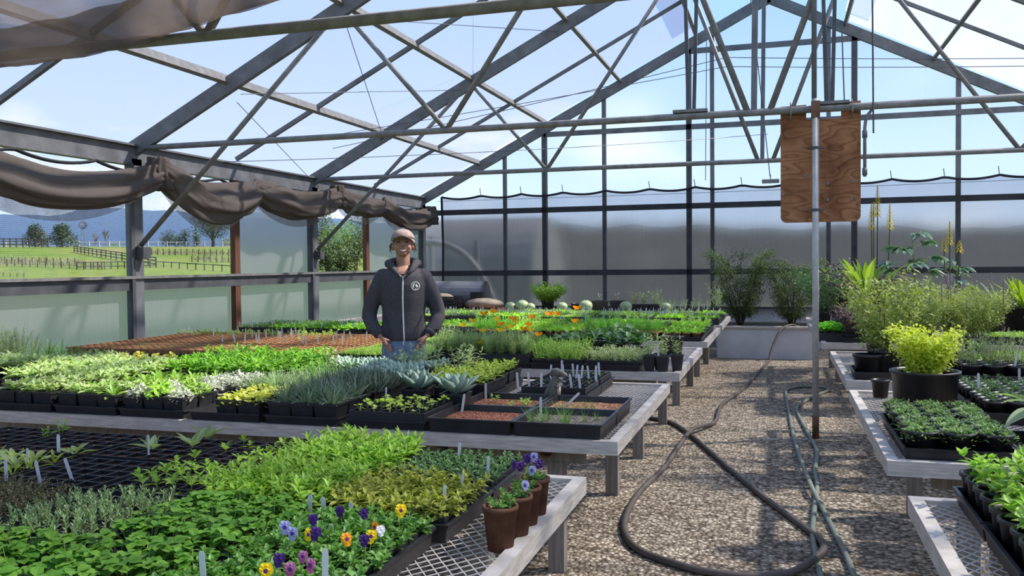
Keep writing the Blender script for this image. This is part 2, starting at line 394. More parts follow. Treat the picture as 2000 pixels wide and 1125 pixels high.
for y0, y1 in ((YN,Y0),(Y0,Y1),(Y1,9.705),(9.705,Y2),(Y2,13.42),(13.42,YB)): shr('upper_panel', y0, y1, ZRAIL, ZE-.1, M['wall_sheet'])

# ---------------- gable wall at the far end
wb = struct('wall_back', None, 'far gable wall of clear twin-wall plastic on a grey steel grid', 'wall')
xs = [XL, -6.20, -4.98, -4.20, -3.07, -1.54, -1.135, .80, 1.21, 2.80, 3.78, 4.75, 5.7, XR]
def bpart(nm, A, B, w, h, m, up=(0,0,1)):
    bb = MB(); bb.bar(A, B, w, h, 0, up); part(nm, bb.mesh(nm, m), wb)
for x, wd, main in ((-4.98,.065,0),(-4.20,.085,1),(-3.07,.07,0),(-1.54,.09,1),(-1.135,.07,0),(.80,.07,0),(1.21,.09,1),(2.80,.07,0),(3.86,.085,1),(4.75,.065,0)):
    bpart('gable_post', (x,YB-.02,0), (x,YB-.02,rz(x)-.05), wd, .07 if not main else .11, M['steel_dark'] if main else M['steel'], (0,1,0))
for z, h, x0, x1 in ((1.331,.10,XL,XR),(2.504,.10,XL,XR),(3.905,.09,-4.2,3.86),(5.238,.09,-1.6,1.35),(.69,.05,XL,XR)):
    bpart('gable_rail', (x0,YB-.05,z), (x1,YB-.05,z), .05, h, M['steel'] if z > 3 else M['steel_dark'])
for s in (-1, 1):
    bpart('gable_rafter', (XC,YB-.05,ZAP-.06), (XC+s*(XC-XL),YB-.05,ZE-.06), .08, .17, M['steel'])
bb = MB(); bb.add([(XL,YB+.06,.66),(XR,YB+.06,.66),(XR,YB+.06,ZE),(XC,YB+.06,ZAP+.05),(XL,YB+.06,ZE)], [(0,1,2,3,4)])
part('gable_panel', bb.mesh('gable_panel', M['gable_sheet']), wb)
bb = MB(); bb.box((XL,YB,0), (XR,YB+.08,.66)); part('white_kickboard', bb.mesh('white_kickboard', M['white_paint']), wb)

# ---------------- roof trusses (each one thing: chord, rafters, webs)
def truss(Y, label, braces=True):
    t = thing('roof_truss', label, 'roof truss', (XC,Y,0), 0, 'grey steel trusses across the greenhouse')
    def p(nm, A, B, r, m=M['tube'], flat=None):
        bb = MB(); A = (A[0]-XC, 0, A[1]); B = (B[0]-XC, 0, B[1])
        if flat: bb.bar(A, B, flat[0], flat[1], 0, (0,1,0))
        else: bb.tube([A, B], r, 10)
        part(nm, bb.mesh(nm, m, not flat), t)
    p('chord', (XL,ZCH), (XR,ZCH), .031)
    for s in (-1, 1):
        X = (lambda d: XC+s*(XC-d))
        p('rafter', (X(XL),ZE-.05), (XC,ZAP-.06), 0, M['steel'], (.16,.06))
        N = X(-3.05)
        p('web', (N,ZCH), (X(-4.15),rz(-4.15)-.05), .024); p('web', (N,ZCH), (X(-1.15),rz(-1.15)-.1), .026)
        p('web', (X(-.26),ZCH), (X(-1.25),rz(-1.25)-.1), .028)
        if Y == Y1: p('hanger', (X(-.765),ZCH-.02), (X(-.83),rz(-.83)-.05), 0, M['steel_dark'], (.03,.03))
        if Y == Y1: p('hanger', (X(-.72),ZCH-.02), (X(-.64),rz(-.64)-.05), 0, M['steel_dark'], (.03,.03))
        if Y == Y1: p('clamp_plate', (X(-.90),ZCH+.045), (X(-.60),ZCH+.045), 0, M['tube'], (.025,.07))
        if braces:
            p('knee_brace', (X(XL+.08),1.74), (X(-4.2),rz(-4.2)-.06), .027)
            p('brace_bracket', (X(XL+.02),1.66), (X(XL+.16),1.66), 0, M['steel_dark'], (.12,.12))
            for d in (XL+.3, -5.49, -4.15, -2.77): 
                pass
    p('king_post', (XC-.04,ZCH), (XC,ZAP-.05), 0, M['steel'], (.05,.05))
    return t
truss(Y0, 'roof truss nearest the camera, its chord crossing above the overhead shade cloth')
truss(Y1, 'roof truss whose chord carries the plywood board')
truss(Y2, 'farther roof truss, its thin chord just below the plywood-bearing chord')

# ---------------- wires
def wire(A, B, sag, label, r=.004, n=8, m='wire', name='wire'):
    A = np.array(A); B = np.array(B); pts = []
    for i in range(n+1):
        t = i/n; p = A+(B-A)*t; p[2] -= sag*4*t*(1-t); pts.append(p)
    bb = MB(); bb.tube(pts, r, 5); solo(name, bb.mesh(name, M[m]), label, 'wire')
wire(PY(650,290,9.8), PY(1420,112,9.8), .02, 'upper of two thin wires running below the roof to the middle hanger')
wire(PY(560,278,9.9), PY(1420,130,9.9), .02, 'lower of two thin wires running below the roof to the middle hanger')
wire(PY(1420,112,9.8), PY(2010,114,9.8), .01, 'upper thin wire crossing in front of the blue gable sky')
wire(PY(1420,130,9.9), PY(2010,129,9.9), .01, 'lower thin wire crossing in front of the blue gable sky')
wire(PY(376,318,8.6), PY(1500,262,13.5), .05, 'long thin wire from the eave swag to the gable rail')
wire((-6.3,15.75,2.72), (6.2,15.75,2.80), .03, 'straight wire stretched along the gable above the black net edge')
wire(PY(463,200,Y1-.05), PY(622,366,Y2), 0, 'slanting wire from truss rafter down to the eave beam')
wire(PY(678,55,Y1-.05), PY(746,262,Y1+2.2), 0, 'slanting wire from purlin junction down to small pulley')
wire(PY(470,184,Y1), PY(905,176,Y2), 0, 'level wire linking rafters below the roof panels')
wire(PY(758,40,Y1), PY(1090,62,Y2), 0, 'level wire linking rafters high under the roof')
wire(PY(924,170,Y2), PY(924,-5,Y2), 0, 'upright thin wire hanging from the roof to the rafter')
wire(PY(1380,75,13.5), PY(1378,352,13.5), 0, 'upright thin cord hanging before the gable posts', .006)
wire(PY(1466,-5,11), PY(1504,345,11), 0, 'slack cord hanging down from the ridge to a grey float', .006)
wire(PY(1644,50,11), PY(1649,197,11), 0, 'upright cord hanging behind the plywood board', .008)
wire(PY(722,558,14.5), PY(690,612,14.5), 0, 'taut cord running down beside the person in front of the frosted wall', .01)
p = PY(1505,354,11); bb = MB(); bb.box((p[0]-.10,p[1]-.03,p[2]-.022), (p[0]+.10,p[1]+.03,p[2]+.022)); bb.tube([(p[0],p[1],p[2]+.02),(p[0],p[1],p[2]+.08)], .006, 5)
solo('cord_weight', bb.mesh('cord_weight', M['tube']), 'small grey block hanging on a cord beside the plywood', 'weight')
p = PY(746,268,Y1+2.2); bb = MB(); bb.lathe([(.02,-.02),(.045,0),(.02,.02)], 10, p); bb.box((p[0]-.012,p[1]-.012,p[2]-.06), (p[0]+.012,p[1]+.012,p[2]+.04))
solo('pulley', bb.mesh('pulley', M['steel_dark']), 'small dark pulley hanging under the roof purlin', 'pulley')
# beaded pull chain
bb = MB(); A = PY(1704,-5,7.4); B = PY(1706,258,7.4); n = 70
for i in range(n+1):
    t = i/n; bb.ell((A[0]+(B[0]-A[0])*t, 7.4, A[2]+(B[2]-A[2])*t), (.008,.008,.0095), 6, 4)
solo('pull_chain', bb.mesh('pull_chain', M['steel_dark'], True), 'beaded metal pull chain hanging from the roof vent', 'chain')

# ---------------- support pipe, plywood board, conduit
t = thing('support_pipe', 'upright galvanised support pipe standing in the gravel aisle', 'pipe', (.29,7.80,0))
bb = MB(); bb.tube([(0,0,.18),(0,0,2.86)], .027, 14); part('pipe', bb.mesh('pipe', M['pipe'], True), t)
bb = MB(); bb.tube([(0,0,0),(0,0,.19)], .0285, 14); part('rusty_base', bb.mesh('rusty_base', M['rust'], True), t, label='rusty lower end of the pipe')
bb = MB(); bb.tube([(-.01,.02,2.80),(-.01,.02,5.7)], .021, 12); part('upper_pipe', bb.mesh('upper_pipe', M['steel'], True), t)
bb = MB(); bb.box((-.035,-.03,2.70), (.035,.03,2.84)); part('pipe_cap', bb.mesh('pipe_cap', M['rust']), t)
for z in (1.93, 2.45):
    bb = MB(); bb.lathe([(.032,-.012),(.034,0),(.032,.012)], 14, (0,0,z)); bb.box((-.065,.0,z-.008), (.065,.03,z+.008)); part('clamp', bb.mesh('clamp', M['steel_dark']), t)
t = thing('plywood_board', 'weathered plywood board hung from the truss chord behind the pipe', 'board', (.332,7.935,0))
def plyoutline():
    x0, x1, z0 = -.322, .322, 1.833; r = .05; o = []
    for k in range(7): a = PI+PI/2*k/6; o.append((x0+r+r*math.cos(a), z0+r+r*math.sin(a)))
    for k in range(7): a = -PI/2+PI/2*k/6; o.append((x1-r+r*math.cos(a), z0+r+r*math.sin(a)))
    return o+[(x1,2.845),(x1-.155,2.84),(x1-.155,2.705),(-.112,2.705),(-.112,2.835),(x0,2.83)]
o = plyoutline(); n = len(o); bb = MB()
v = [(x,-.01,z) for x, z in o]+[(x,.01,z) for x, z in o]
bb.add(v, [tuple(range(n)), tuple(range(2*n-1,n-1,-1))]+[(i, i+n, (i+1) % n+n, (i+1) % n) for i in range(n)])
part('panel', bb.mesh('panel', M['ply']), t)
for x, z in ((.06,2.02),(.25,2.02),(.06,2.16),(.25,2.17),(-.30,2.08),(-.12,2.23)):
    bb = MB(); bb.lathe([(.014,0),(.012,.008),(0,.010)], 8); part('bolt', bb.mesh('bolt', M['tube']), t, (x,-.01,z), rot=(PI/2,0,0))
for x in (-.24, .25):
    bb = MB(); bb.tube([(x,-.012,2.70),(x,-.10,2.74),(x,-.10,2.83),(x,-.012,2.86)], .006, 6); part('hook_bolt', bb.mesh('hook_bolt', M['tube']), t)
bb = MB(); pts = [PY(1726,203,7.9), PY(1705,212,7.9), PY(1692,228,7.9), PY(1689,250,7.9), PY(1689,345,7.9)]; bb.tube(pts, .014, 10)
t = solo('conduit', bb.mesh('conduit', M['tube'], True), 'bent grey conduit pipe beside the plywood board', 'conduit')
for yy in (262, 335):
    bb = MB(); q = PY(1689,yy,7.9); bb.tube([(q[0],q[1],q[2]-.03),(q[0],q[1],q[2]+.03)], .021, 10); part('coupling', bb.mesh('coupling', M['steel'], True), t)
# second tube clamped on the right half of the near chord
bb = MB(); bb.tube([(1.9,Y1-.05,ZCH+.065),(XR,Y1-.05,ZCH+.065)], .022, 10); o = solo('curtain_tube', bb.mesh('curtain_tube', M['tube'], True), 'thin tube clamped along the top of the plywood-bearing chord', 'tube')

# ---------------- gable net with black wavy edge
t = thing('insect_net', 'dark netting hung on the gable wall below a wavy black edge', 'net', (0,YB-.14,0))
top = []
x = -6.22; k = 0
hooks = [-6.22+.80*i for i in range(16)]
NT = 160
bb = MB(); v = []; f = []; edge = []
for i in range(NT+1):
    x = -6.22+12.2*i/NT; ph = ((x+6.22) % .80)/.80
    z = 2.80+.006*(x+6.2)-.085*4*ph*(1-ph)*.6
    v += [(x,0,.72),(x,0,z)]; edge.append((x,-.01,z))
for i in range(NT): f.append((2*i,2*i+2,2*i+3,2*i+1))
bb.add(v, f); part('net', bb.mesh('net', M['net_sheet']), t)
bb = MB(); bb.tube(edge, .022, 6); part('top_edge', bb.mesh('top_edge', M['black_net']), t)
bb = MB(); bb.tube([(-6.22,-.01,2.8),(-6.20,-.01,1.9),(-6.215,-.01,.9)], .022, 6); part('side_edge', bb.mesh('side_edge', M['black_net']), t)
for h in hooks[1:]:
    bb = MB(); bb.tube([(h,-.01,2.78+.006*(h+6.2)),(h-.02,-.01,2.94+.006*(h+6.2))], .007, 5); part('hook', bb.mesh('hook', M['wire']), t)
# ------------------------------------------------------------------ shade curtain bunched along the left eave
t = thing('shade_curtain', 'brown shade curtain bunched in sagging swags under the eave', 'curtain', (XL+.26,0,0))
def swag(ya, za, yb, zb, zl, r, seed, lead=1.0):
    q = random.Random(seed); ph = [q.uniform(0,6) for _ in range(6)]
    NU, NV = 56, 44; rings = []
    for i in range(NU+1):
        u = i/NU; y = ya+(yb-ya)*u
        base = za+(zb-za)*u; mid = 4*u*(1-u)
        z = base-(((za+zb)/2)-zl)*mid
        e = min(u*lead, 1-u); g = min(1, e/.16)**.6
        rx = .06+(r*.75-.06)*g; rzz = .10+(r-.10)*g
        ring = []
        for j in range(NV):
            a = 2*PI*j/NV
            w = 1+.17*math.sin(4*a+ph[0]+3.2*u)*(.4+.6*mid)+.12*math.sin(7*a+ph[1]-4*u)+.05*math.sin(13*a+ph[2]+9*u)
            w += (1-g)*.22*math.sin(11*a+ph[3]+30*u)
            z2 = z+rzz*w*math.sin(a)-.03*math.cos(a)*mid
            ring.append((rx*w*math.cos(a)+.03*math.sin(5*u*PI+ph[4])*mid, y+.03*math.sin(3*a+ph[5])*(1-g), z2))
        rings.append(ring)
    bb = MB(); bb.loft(rings, 0); part('swag', bb.mesh('swag', M['cloth'], True), t)
    bb = MB(); v = []; f = []
    for i in range(NU+1):
        u = i/NU; y = ya+(yb-ya)*u; mid = 4*u*(1-u); z = za+(zb-za)*u-(((za+zb)/2)-zl)*mid
        v += [(-.05,y,z),(-.06,y,z-.10-(r+.03)*mid**.7)]
    for i in range(NU): f.append((2*i,2*i+1,2*i+3,2*i+2))
    bb.add(v, f); part('net_hem', bb.mesh('net_hem', M['cloth_thin']), t)
for a in ((4.9,2.66,8.02,2.53,2.24,.165,1,.38),(8.0,2.54,9.84,2.46,2.25,.20,2),(9.78,2.48,12.02,2.55,2.36,.18,3),(11.98,2.55,13.58,2.49,2.44,.15,4),(13.54,2.52,15.80,2.46,2.32,.16,5)): swag(*a)
for yy, zz in ((8.0,2.52),(12.0,2.55),(15.74,2.46)):   # crumpled gathers tied at the posts
    q = random.Random(int(yy*10)); rings = []
    for i in range(15):
        u = i/14; ring = []
        for j in range(30):
            a = 2*PI*j/30; w = 1+.35*math.sin(9*a+6*u)*q.uniform(.5,1)
            ring.append((.085*w*math.cos(a), yy+(.10+.05*math.sin(PI*u))*w*math.sin(a)+.12*(u-.5), zz+.15-.34*u+.02*q.random()))
        rings.append(ring)
    bb = MB(); bb.loft(rings); part('gather', bb.mesh('gather', M['cloth'], True), t)
cord = []
for i in range(120):
    y = 4.2+11.5*i/119; cord.append((-.13, y, 2.60-.07*abs(math.sin((y-4.2)*PI/1.0))**.8-.02))
bb = MB(); bb.tube(cord, .018, 6); part('edge_cord', bb.mesh('edge_cord', M['black_net']), t)

# overhead shade cloth drawn back under the near truss
t = thing('overhead_shade_cloth', 'thin brown shade cloth drawn overhead under the near truss', 'shade cloth')
NX, NY = 70, 60
v = []; f = []
def ez(x): return 2.695+(.115 if x < -4.5 else .085)*(x+4.5)+.02*math.sin(2.1*x)+(.02*(x+4.5)**2 if x > -4.5 else 0)*.35
for i in range(NX+1):
    x = -6.5+5.8*i/NX
    for j in range(NY+1):
        u = j/NY; y = 4.16-3.3*u
        y += .03*math.sin(3*x)*(1-u)
        z = ez(x)+.05+.16*abs(math.sin(PI*(u*3.4)))**.7+.10*u+.02*math.sin(5*x+7*u)+.015*math.sin(13*x-3*u)
        if j < 3: z = ez(x)+(.02 if j == 0 else -.015 if j == 1 else .03)
        v.append((x,y,z))
for i in range(NX):
    for j in range(NY): a = i*(NY+1)+j; f.append((a,a+1,a+NY+2,a+NY+1))
bb = MB(); bb.add(v, f); part('cloth', bb.mesh('cloth', M['cloth_over'], True), t)
bb = MB(); v = []; f = []
for i in range(NX+1):
    x = -6.5+5.8*i/NX
    for j in range(9):
        u = j/8; v.append((x, 4.17-.30*u+.03*math.sin(3*x), ez(x)+.01-.05*math.sin(PI*u)+.12*u*u+.008*math.sin(17*x+5*u)))
for i in range(NX):
    for j in range(8): a = i*9+j; f.append((a,a+1,a+10,a+9))
bb.add(v, f); part('hem', bb.mesh('hem', M['cloth_over'], True), t)
bb = MB(); v = []; f = []
for i in range(NX+1):
    x = -6.5+5.8*i/NX
    for j in range(9):
        u = j/8; v.append((x, 3.30-.35*u+.05*math.sin(2*x), ez(x)+.06-.07*math.sin(PI*u)+.10*u+.012*math.sin(11*x+5*u)))
for i in range(NX):
    for j in range(8): a = i*9+j; f.append((a,a+1,a+10,a+9))
bb.add(v, f); part('pleat', bb.mesh('pleat', M['cloth_over'], True), t)

# ------------------------------------------------------------------ benches
HB = .68
def expanded(W, Dp):
    dx, dy, w, h = .021, .029, .0045, .003
    nx, ny = int(W/dx), int(Dp/dy)
    xs_ = np.arange(nx+1)*dx
    vs = []; fs = []; o = 0
    for k in range(ny):
        s = np.where((np.arange(nx+1)+k) % 2 == 0, 1, -1)*dy*.5
        yc = (k+.5)*dy+s
        for (oy, oz) in ((-w/2,-h),(-w/2,0),(w/2,0),(w/2,-h)): vs.append(np.stack([xs_, yc+oy, np.full(nx+1, oz)], 1))
        n1 = nx+1; i = np.arange(nx)
        for a in range(3): fs.append(np.stack([o+a*n1+i, o+a*n1+i+1, o+(a+1)*n1+i+1, o+(a+1)*n1+i], 1))
        o += 4*n1
    V = np.concatenate(vs); F = np.concatenate(fs)
    me = bpy.data.meshes.new('wire_top')
    me.vertices.add(len(V)); me.vertices.foreach_set('co', V.ravel())
    me.loops.add(F.size); me.loops.foreach_set('vertex_index', F.ravel().astype(np.int32))
    me.polygons.add(len(F)); me.polygons.foreach_set('loop_start', np.arange(0, F.size, 4, dtype=np.int32))
    me.update(); me.validate(); me.materials.append(M['wire_mesh']); return me
def one(A, B, m):
    bb = MB(); bb.box(A, B); return bb.mesh('timber', m)
BW, BD = 5.6, 1.98
_top = {}
def bench(x_aisle, y0, side, label, dp=BD, wd=BW, gap=.03):
    """side -1: bench runs left from the aisle edge, +1: right."""
    t = thing('plant_bench', label, 'bench', (x_aisle, y0, 0), 0, 'mesh-topped plant benches')
    key = (side, dp, wd)
    if key not in _top:
        x0, x1 = (-wd, 0) if side < 0 else (0, wd)
        d = dict(top=expanded(wd-.06, dp-.06),
                 fr=one((x0,0,HB-.05),(x1,.045,HB+.012),M['bench_wood']), bk=one((x0,dp-.045,HB-.05),(x1,dp,HB+.012),M['bench_wood']),
                 a=one((x1-.045 if side < 0 else x0, .045, HB-.05),(x1 if side < 0 else x0+.045, dp-.045, HB+.012),M['bench_wood']),
                 z=one((x0 if side < 0 else x1-.045, .045, HB-.05),(x0+.045 if side < 0 else x1, dp-.045, HB+.012),M['bench_wood']),
                 beam=one((x0+.2,-.03,HB-.14),(x1-.2,.03,HB-.052),M['leg_wood']),
                 leg=one((-.04,-.035,0),(.04,.035,HB-.14),M['leg_wood']),
                 cross=one((-.02,.06,HB-.05),(.02,dp-.06,HB-.008),M['leg_wood']))
        _top[key] = d
    d = _top[key]; x0 = -wd if side < 0 else 0
    part('wire_top', d['top'], t, (x0+.03,.03,HB-.001))
    for k in ('fr','bk','a','z'): part('frame_rail', d[k], t)
    for y in (.23, dp-.28): part('support_beam', d['beam'], t, (0,y,0))
    for i in range(5):
        x = (.34+i*1.22)
        for y in (.23, dp-.28): part('leg', d['leg'], t, (side*x,y,0))
        part('cross_bearer', d['cross'], t, (side*(x+.4),0,0))
    return t
bench(-.70, 1.25, -1, 'plant bench left of the aisle closest to the camera, holding brown viola pots')
bench(-.70, 3.895, -1, 'plant bench left of the aisle with open soil flats on its near corner')
bench(-.70, 6.46, -1, 'plant bench left of the aisle behind the person, carrying the brown fibre pot block')
bench(-.70, 9.05, -1, 'plant bench left of the aisle under the row of lettuce in peat pots')
bench(-.70, 11.45, -1, 'plant bench left of the aisle under the tagged seedlings near the gable')
bench(.42, 1.27, 1, 'plant bench right of the aisle closest to the camera with leafy basil pots')
bench(.415, 3.805, 1, 'plant bench right of the aisle carrying the large golden oregano tub', 2.04, 4.6)
bench(.43, 6.29, 1, 'plant bench right of the aisle under the big purple-flowered sage bushes', 2.05, 4.6)
bench(.40, 9.16, 1, 'plant bench right of the aisle under the bright parsley tray', 2.0, 4.6)
bench(.36, 11.3, 1, 'plant bench right of the aisle nearest the gable, under flowering aloes', 2.0, 5.0)
# pipe diagonally braced under the second bench
bb = MB(); bb.tube([(-1.62,4.05,.62),(-1.1,3.55,.03)], .022, 8); solo('brace_pole', bb.mesh('brace_pole', M['leg_wood'], True), 'slanting grey pole leaning under the bench with soil flats', 'pole')
bb = MB(); bb.lathe([(.038,-.01),(.038,.02),(.026,.02),(.026,-.005)], 16)
o = solo('pipe_end', bb.mesh('pipe_end', M['rust'], True), 'round rusty pipe end under the bench with soil flats', 'pipe', (-1.075,4.075,.60)); o.rotation_euler = (PI/2,0,0)

# ------------------------------------------------------------------ trays and pots (shared meshes)
def traymesh(w, d, h, m, lip=.012):
    bb = MB(); a = .965
    def ring(s, z, e=0): return [(-w/2*s-e,-d/2*s-e,z),(w/2*s+e,-d/2*s-e,z),(w/2*s+e,d/2*s+e,z),(-w/2*s-e,d/2*s+e,z)]
    rs = [ring(a,0),ring(1,h-.008),ring(1,h-.008,lip*.6),ring(1,h,lip*.6),ring(1,h,-.004),ring(a,.006,-.004)]
    v = [p for r in rs for p in r]; f = [(3,2,1,0)]
    for i in range(5):
        for j in range(4): f.append((i*4+j, i*4+(j+1) % 4, (i+1)*4+(j+1) % 4, (i+1)*4+j))
    f.append((20,21,22,23)); bb.add(v, f); return bb.mesh('tray', m)
TW = .415
TRAY = traymesh(TW, TW, .058, M['black']); DEEP = traymesh(TW, TW, .082, M['black']); NARROW = traymesh(.27, .53, .06, M['black'])
def potmesh(rt, rb, h, m, sq=0, n=20, rim=.006, wall=.004):
    bb = MB(); pr = [(rb,0),(rt,h-.012),(rt+rim,h-.012),(rt+rim,h),(rt-wall,h),(rt-wall-.002,h-.02)]
    bb.lathe(pr, n, m=0, sq=sq, cap1=False); return bb.mesh('pot', m, sq == 0)
def sqpot(w, h, m, taper=.8, rim=.004):
    bb = MB(); a = w/2; b_ = a*taper
    rs = [[(-s-e,-s-e,z),(s+e,-s-e,z),(s+e,s+e,z),(-s-e,s+e,z)] for s, z, e in ((b_,0,0),(a,h-.012,0),(a,h-.012,rim),(a,h,rim),(a,h,-.003),(a*.96,h-.02,-.003))]
    v = [p for r in rs for p in r]; f = [(3,2,1,0)]
    for i in range(5):
        for j in range(4): f.append((i*4+j, i*4+(j+1) % 4, (i+1)*4+(j+1) % 4, (i+1)*4+j))
    bb.add(v, f); return bb.mesh('pot', m)
def soildisc(r, m, sq=False, n=16):
    bb = MB()
    if sq: bb.add([(-r,-r,0),(r,-r,0),(r,r,0),(-r,r,0)], [(0,1,2,3)])
    else: bb.add([(r*math.cos(2*PI*i/n), r*math.sin(2*PI*i/n), 0) for i in range(n)], [tuple(range(n))])
    return bb.mesh('soil', m)
POT = {}
def potkind(k, mesh_, h, r, sq, sm=None): POT[k] = (mesh_, soildisc(r*.97, sm or M['soil'], sq), h)
potkind('sq13', sqpot(.128,.118,M['black'],.84), .118, .06, True)
potkind('sq10', sqpot(.098,.085,M['black'],.84), .085, .046, True)
potkind('tall', sqpot(.088,.125,M['black'],.72), .125, .042, True)
potkind('rd13', potmesh(.064,.052,.115,M['black']), .115, .062, False)
potkind('rd10', potmesh(.050,.040,.105,M['black']), .105, .048, False)
potkind('rd20', potmesh(.105,.085,.19,M['black_matt']), .19, .10, False)
potkind('tub', potmesh(.165,.148,.235,M['black'],0,36,.010,.006), .235, .16, False)
potkind('viola', potmesh(.049,.037,.128,M['peat'],0,24,.004,.005), .128, .045, False)
potkind('fibre', sqpot(.079,.086,M['fibre'],.92,.002), .086, .038, True, M['fibre_soil'])
potkind('peat', potmesh(.043,.038,.092,M['fibre'],0,14,.002,.004), .092, .040, False)
def cells(n, w, h):
    """grid of square cells: thin walls plus recessed soil"""
    a = w/n; bb = MB(); tk = .005
    for i in range(n+1):
        x = -w/2+a*i; bb.box((x-tk/2,-w/2,0),(x+tk/2,w/2,h)); bb.box((-w/2,x-tk/2,0),(w/2,x+tk/2,h))
    s = MB(); s.add([(-w/2,-w/2,h-.013),(w/2,-w/2,h-.013),(w/2,w/2,h-.013),(-w/2,w/2,h-.013)], [(0,1,2,3)])
    return bb, s
CELL = {}
def cellset(n, h, sm='soil', w=.385):
    k = (n, h, sm)
    if k not in CELL:
        a, s = cells(n, w, h); CELL[k] = (a.mesh('cell_pack', M['black']), s.mesh('soil', M[sm]))
    return CELL[k]
def tagmesh(h=.10, w=.013):
    bb = MB(); bb.add([(-w/2,-.0006,-.02),(w/2,-.0006,-.02),(w/2,-.0006,h*.9),(w*.3,-.0006,h),(-w*.3,-.0006,h),(-w/2,-.0006,h*.9),
                       (-w/2,.0006,-.02),(w/2,.0006,-.02),(w/2,.0006,h*.9),(w*.3,.0006,h),(-w*.3,.0006,h),(-w/2,.0006,h*.9)],
                      [(0,1,2,3,4,5),(11,10,9,8,7,6)]+[(i,i+6,(i+1) % 6+6,(i+1) % 6) for i in range(6)]); return bb.mesh('plant_tag', M['tag'])
TAG = tagmesh(.07,.011); TAGB = tagmesh(.085,.013)
# ------------------------------------------------------------------ foliage library: every species is a few meshes, origin at soil level
LM = {}
def lm(n, c1, c2, **k): LM[n] = leafmat(n+'_leaf', c1, c2, **k)
lm('sage', (.27,.38,.16), (.50,.60,.34), tr=.45)
lm('green', (.10,.27,.025), (.22,.44,.06), tr=.45)
lm('sagegreen', (.16,.32,.05), (.30,.46,.10), tr=.45)
lm('silver', (.40,.44,.36), (.58,.60,.52), tr=.25, tint=(1,1.05,.85))
lm('jenny', (.34,.40,.05), (.50,.52,.12), tr=.42)
lm('blue', (.10,.16,.085), (.38,.42,.33), tr=.22, tint=(.9,1.3,.7))
lm('agave', (.27,.40,.31), (.40,.52,.44), tr=.12, rough=.6, tint=(.9,1.3,.5))
lm('round', (.28,.42,.06), (.42,.54,.12), tr=.5)
lm('vine', (.22,.34,.05), (.42,.50,.10), tr=.42)
lm('basil', (.20,.38,.05), (.38,.56,.11), tr=.45)
lm('dark', (.05,.14,.045), (.17,.29,.13), tr=.35)
lm('olive', (.20,.24,.03), (.42,.44,.09), tr=.42)
lm('brown', (.14,.115,.055), (.28,.25,.13), tr=.35)
lm('rosemary', (.16,.26,.11), (.27,.37,.20), tr=.3)
lm('berry', (.06,.19,.022), (.18,.36,.05), tr=.45)
lm('viola', (.08,.23,.035), (.20,.38,.09), tr=.38)
lm('feather', (.34,.46,.22), (.50,.60,.36), tr=.45)
lm('dill', (.12,.38,.04), (.22,.50,.08), tr=.45)
lm('lettuce', (.24,.48,.04), (.38,.60,.10), tr=.45)
lm('micro', (.26,.46,.07), (.40,.56,.16), tr=.45)
lm('cover', (.11,.24,.06), (.27,.40,.15), tr=.35)
lm('gold', (.42,.50,.04), (.62,.64,.13), tr=.42)
lm('bush', (.20,.27,.06), (.40,.45,.14), tr=.35)
lm('shrub', (.09,.15,.05), (.19,.25,.10), tr=.35)
lm('kale', (.16,.25,.19), (.27,.36,.29), tr=.3, tint=(1,1.4,.6))
lm('mull', (.24,.33,.15), (.33,.42,.22), tr=.42)
lm('strap', (.14,.26,.03), (.30,.42,.06), tr=.45)
lm('yellowstrap', (.26,.40,.02), (.42,.55,.05), tr=.45)
lm('glauc', (.10,.20,.13), (.19,.30,.22), tr=.3)
lm('purple', (.10,.06,.075), (.20,.15,.14), tr=.3, tint=(1.2,.9,1))
lm('grass', (.10,.24,.06), (.20,.36,.12), tr=.4)
lm('heuch', (.30,.28,.04), (.48,.44,.09), tr=.42)
lm('thin', (.30,.38,.18), (.48,.54,.32), tr=.4)
lm('parsley', (.14,.48,.02), (.26,.62,.05), tr=.5)
M['stem'] = leafmat('green_stem', (.16,.24,.06), (.22,.30,.10), tr=.1)
M['stem_dark'] = leafmat('dark_stem', (.06,.07,.03), (.11,.10,.06), tr=.05)
M['bark_stem'] = plain('bark_stem', (.10,.07,.05), .9, 0, .1)
def petal(n, c1, c2, tr=.4): LM[n] = leafmat(n+'_petal', c1, c2, tr=tr, tint=(1.1,1.05,.9))
petal('poppy', (.80,.25,.005), (.92,.38,.01)); petal('poppy_yellow', (.88,.60,.01), (.95,.72,.03))
petal('vio_yellow', (.88,.62,.01), (.92,.70,.02)); petal('vio_orange', (.85,.36,.01), (.9,.42,.02)); petal('vio_purple', (.06,.015,.16), (.13,.04,.28))
petal('vio_blue', (.40,.40,.72), (.55,.55,.85)); petal('vio_pink', (.50,.10,.30), (.68,.30,.52)); petal('vio_white', (.70,.70,.72), (.80,.80,.82)); petal('lilac', (.34,.24,.42), (.5,.38,.56))
petal('aloe_bloom', (.72,.66,.04), (.85,.74,.10))
A2 = 2*PI
